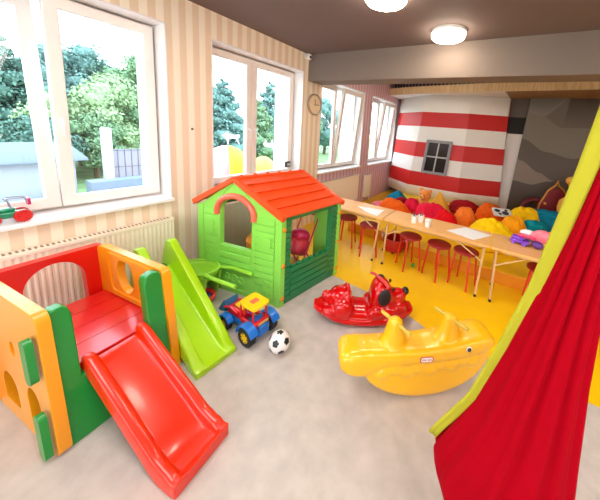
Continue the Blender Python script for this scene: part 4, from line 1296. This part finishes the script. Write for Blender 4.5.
def leafy(name, label, x, y, r, h, col, seed, n=2200, conifer=False, fine=1.0):
    t = thing(name, label, 'tree', (x, y, -1.1), 0, 'trees beyond the terrace')
    rnd = random.Random(seed)
    blobs = []
    for i in range(26):
        if conifer:
            f = i / 25; z = h * (.18 + .8 * f); rad = r * (1 - f) ** .8 * .9 + .15
            a = i * 2.4; blobs.append((Vector((math.cos(a) * rad * .55, math.sin(a) * rad * .55, z)), rad * .62, .5))
        else:
            a = rnd.uniform(0, 2 * PI); q_ = rnd.uniform(0, 1) ** .6; zz = rnd.uniform(.22, .88)
            prof_ = math.sin(PI * min(1, (zz - .05) / .95)) ** .6
            blobs.append((Vector((math.cos(a) * r * .72 * q_ * prof_, math.sin(a) * r * .72 * q_ * prof_, h * zz)), r * rnd.uniform(.28, .46), .8))
    b = MB()
    for i in range(n):
        c_, br, fl = blobs[rnd.randrange(len(blobs))]
        d_ = Vector((rnd.gauss(0, 1), rnd.gauss(0, 1), rnd.gauss(0, 1))).normalized()
        p = c_ + Vector((d_.x, d_.y, d_.z * fl)) * br * rnd.uniform(.55, 1.05)
        nrm = (d_ + Vector((rnd.gauss(0, .5), rnd.gauss(0, .5), rnd.gauss(0, .5) + .3))).normalized()
        x_ = nrm.cross(Vector((rnd.random(), rnd.random(), rnd.random()))).normalized(); y_ = nrm.cross(x_)
        s = rnd.uniform(.05, .13) * (1.0 + h * .03) * fine
        b.f([b.v(p + x_ * s), b.v(p + y_ * s * .6), b.v(p - x_ * s), b.v(p - y_ * s * .6)])
    for c_, br, fl in blobs:
        b.ell(c_, (br * .55, br * .55, br * .55 * fl), seg=8, rings=6)
    mt = mat('leaves_%d_%d_%d' % col, col, .8, noise_amt=.35, noise_scale=1.5)
    b.build('foliage', mt, t, smooth=180)
    k = MB(); k.tube([(0, 0, 0), (.05, .02, h * .3), (0, .06, h * .7)], [.02 * h + .05, .016 * h + .04, .03], 8); k.build('trunk', mat('bark', (104, 84, 70), .9), t)
    return t


PINE, MID, LITE, TEAL = (82, 118, 104), (116, 148, 108), (152, 178, 132), (104, 140, 132)
trees = [(-14.5, 2.2, 2.2, 5.6, PINE, 1, True, 'tall dark pine at the left edge of the first window'), (-13, 3.4, 1.6, 3.6, LITE, 2, False, 'pale round tree left of the first window mullion'),
         (-15.5, 4.6, 2.3, 6.3, TEAL, 3, False, 'tall blue-green tree top right of the first window mullion'), (-13, 5.0, 1.7, 4.7, LITE, 4, False, 'pale leafy tree in the middle of the right pane of the first window'),
         (-14, 6.6, 2.1, 6.2, MID, 5, False, 'mid green tree by the right jamb of the first window'), (-12, 4.1, 1.3, 2.7, MID, 6, False, 'low mid green bush behind the first window sill'),
         (-11, 2.5, 1.2, 2.6, PINE, 7, False, 'low dark bush left of the first window mullion'), (-15, 9.5, 2.2, 5.2, TEAL, 8, True, 'pine left of the second window post'),
         (-14, 11.2, 2.4, 5.6, TEAL, 9, True, 'tall pine in the left pane of the second window'), (-13.5, 13.6, 2.2, 4.6, MID, 10, True, 'shorter pine beside the second window mullion'),
         (-14, 15.3, 2.4, 6.2, TEAL, 11, True, 'tall pine in the right pane of the second window'), (-14, 18.5, 2.6, 5.6, MID, 12, False, 'green tree seen past the right edge of the second window'),
         (-14, 23, 2.8, 6.2, TEAL, 13, False, 'blue-green tree in the left pane of the third window'), (-13, 27, 2.8, 5.6, LITE, 14, False, 'pale tree in the third window'),
         (-17, 3.2, 2.2, 4.6, PINE, 18, False, 'dark tree behind the pale round tree at the first window mullion'), (-16.5, 6.0, 2.0, 4.4, PINE, 19, False, 'dark tree in the shade behind the pale leafy tree of the first window'),
         (-20, .8, 2.6, 6.5, MID, 15, False, 'green tree far behind the left pines'), (-20, 8.0, 2.6, 6.0, MID, 16, False, 'green tree far behind between first and second windows'),
         (-20, 14, 3.2, 6.2, PINE, 17, False, 'dark tree far behind the pines of the second window')]
for x, y, r, h, col, sd, con, lb_ in trees:
    leafy('pine_tree' if con else 'leafy_tree', lb_, x, y, r, h, col, sd, 13000 if sd < 8 else 6500, con, .62 if sd < 8 else .9)

gb = thing('garden_shed', 'low white shed with blue-grey roof outside the left window', 'shed', (-8.2, 1.35, -1.1), .1)
MB().box((-1, -1.2, 0), (1, .95, 1.55)).build('walls', mat('shed_white', (170, 176, 182), .7), gb)
rfm = MB(); rfm.prism([(-1.25, 1.5), (1.25, 1.5), (1.2, 1.56), (0, 1.9), (-1.2, 1.56)], -1.4, 1.15, XZ); rfm.build('roof', mat('shed_roof_blue_grey', (98, 110, 120), .6), gb)
fn_ = thing('mesh_fence', 'white panel fence with grid lines at the right of the first window', 'fence', (-7.0, 3.0, -.42))
MB().box((-.02, .05, .0), (.02, .9, 1.12)).build('panel', mat('fence_panel', (150, 146, 150), .6), fn_)
gl_ = MB()
for i in range(6): gl_.box((.02, .05 + i * .165, 0), (.03, .065 + i * .165, 1.12))
for z in (.05, .58, 1.08): gl_.box((.02, .05, z), (.032, .9, z + .015))
gl_.build('grid', mat('fence_grey', (96, 94, 104), .5), fn_)
for y in (.0,):
    po_ = MB(); po_.box((-.1, y - .1, 0), (.1, y + .1, 1.68)); 
    for k in range(3): po_.box((-.1 + k * .075, y - .1, 1.68), (-.055 + k * .075, y + .1, 1.74))
    po_.build('post', mat('fence_white', (190, 188, 190), .6), fn_, bevel=.01)
dk = MB(); dk.box((-7.0, 2.5, -1.1), (-6.55, 5.4, -.15)); tag(dk.build('planter', mat('blue_grey_deck', (124, 138, 152), .7)), 'long blue-grey planter edge on the terrace outside the first window', 'planter')
# pastel playground tents on the terrace outside the second window
for x, y, w_, h_, cols, lb_ in ((-3.0, 4.06, .62, 1.62, ((240, 214, 40), (90, 160, 210), (236, 160, 176)), 'pastel pink and yellow play tent outside the second window left pane'), (-3.0, 5.2, .42, 1.28, ((246, 222, 90), (246, 200, 120), (246, 222, 90)), 'smaller yellow play tent outside the second window right pane')):
    t = thing('play_tent', lb_, 'tent', (x, y, -.42))
    nn = 14
    for k in range(3):
        d_ = MB(); rings = []
        a0_, a1_ = 2 * PI * k / 3 - .5, 2 * PI * (k + 1) / 3 - .5
        for i in range(9):
            ph2 = PI / 2 * i / 8
            rings.append([(w_ * math.cos(ph2) * math.cos(a0_ + (a1_ - a0_) * j / 8), w_ * math.cos(ph2) * math.sin(a0_ + (a1_ - a0_) * j / 8), .5 * h_ + .5 * h_ * math.sin(ph2)) for j in range(9)])
        rings.insert(0, [(p[0], p[1], 0) for p in rings[0]])
        d_.loft(rings, caps=False, closed=False); d_.build('canopy', mat('tent_%d_%d_%d' % cols[k], cols[k], .6), t, smooth=60, solid=.01)
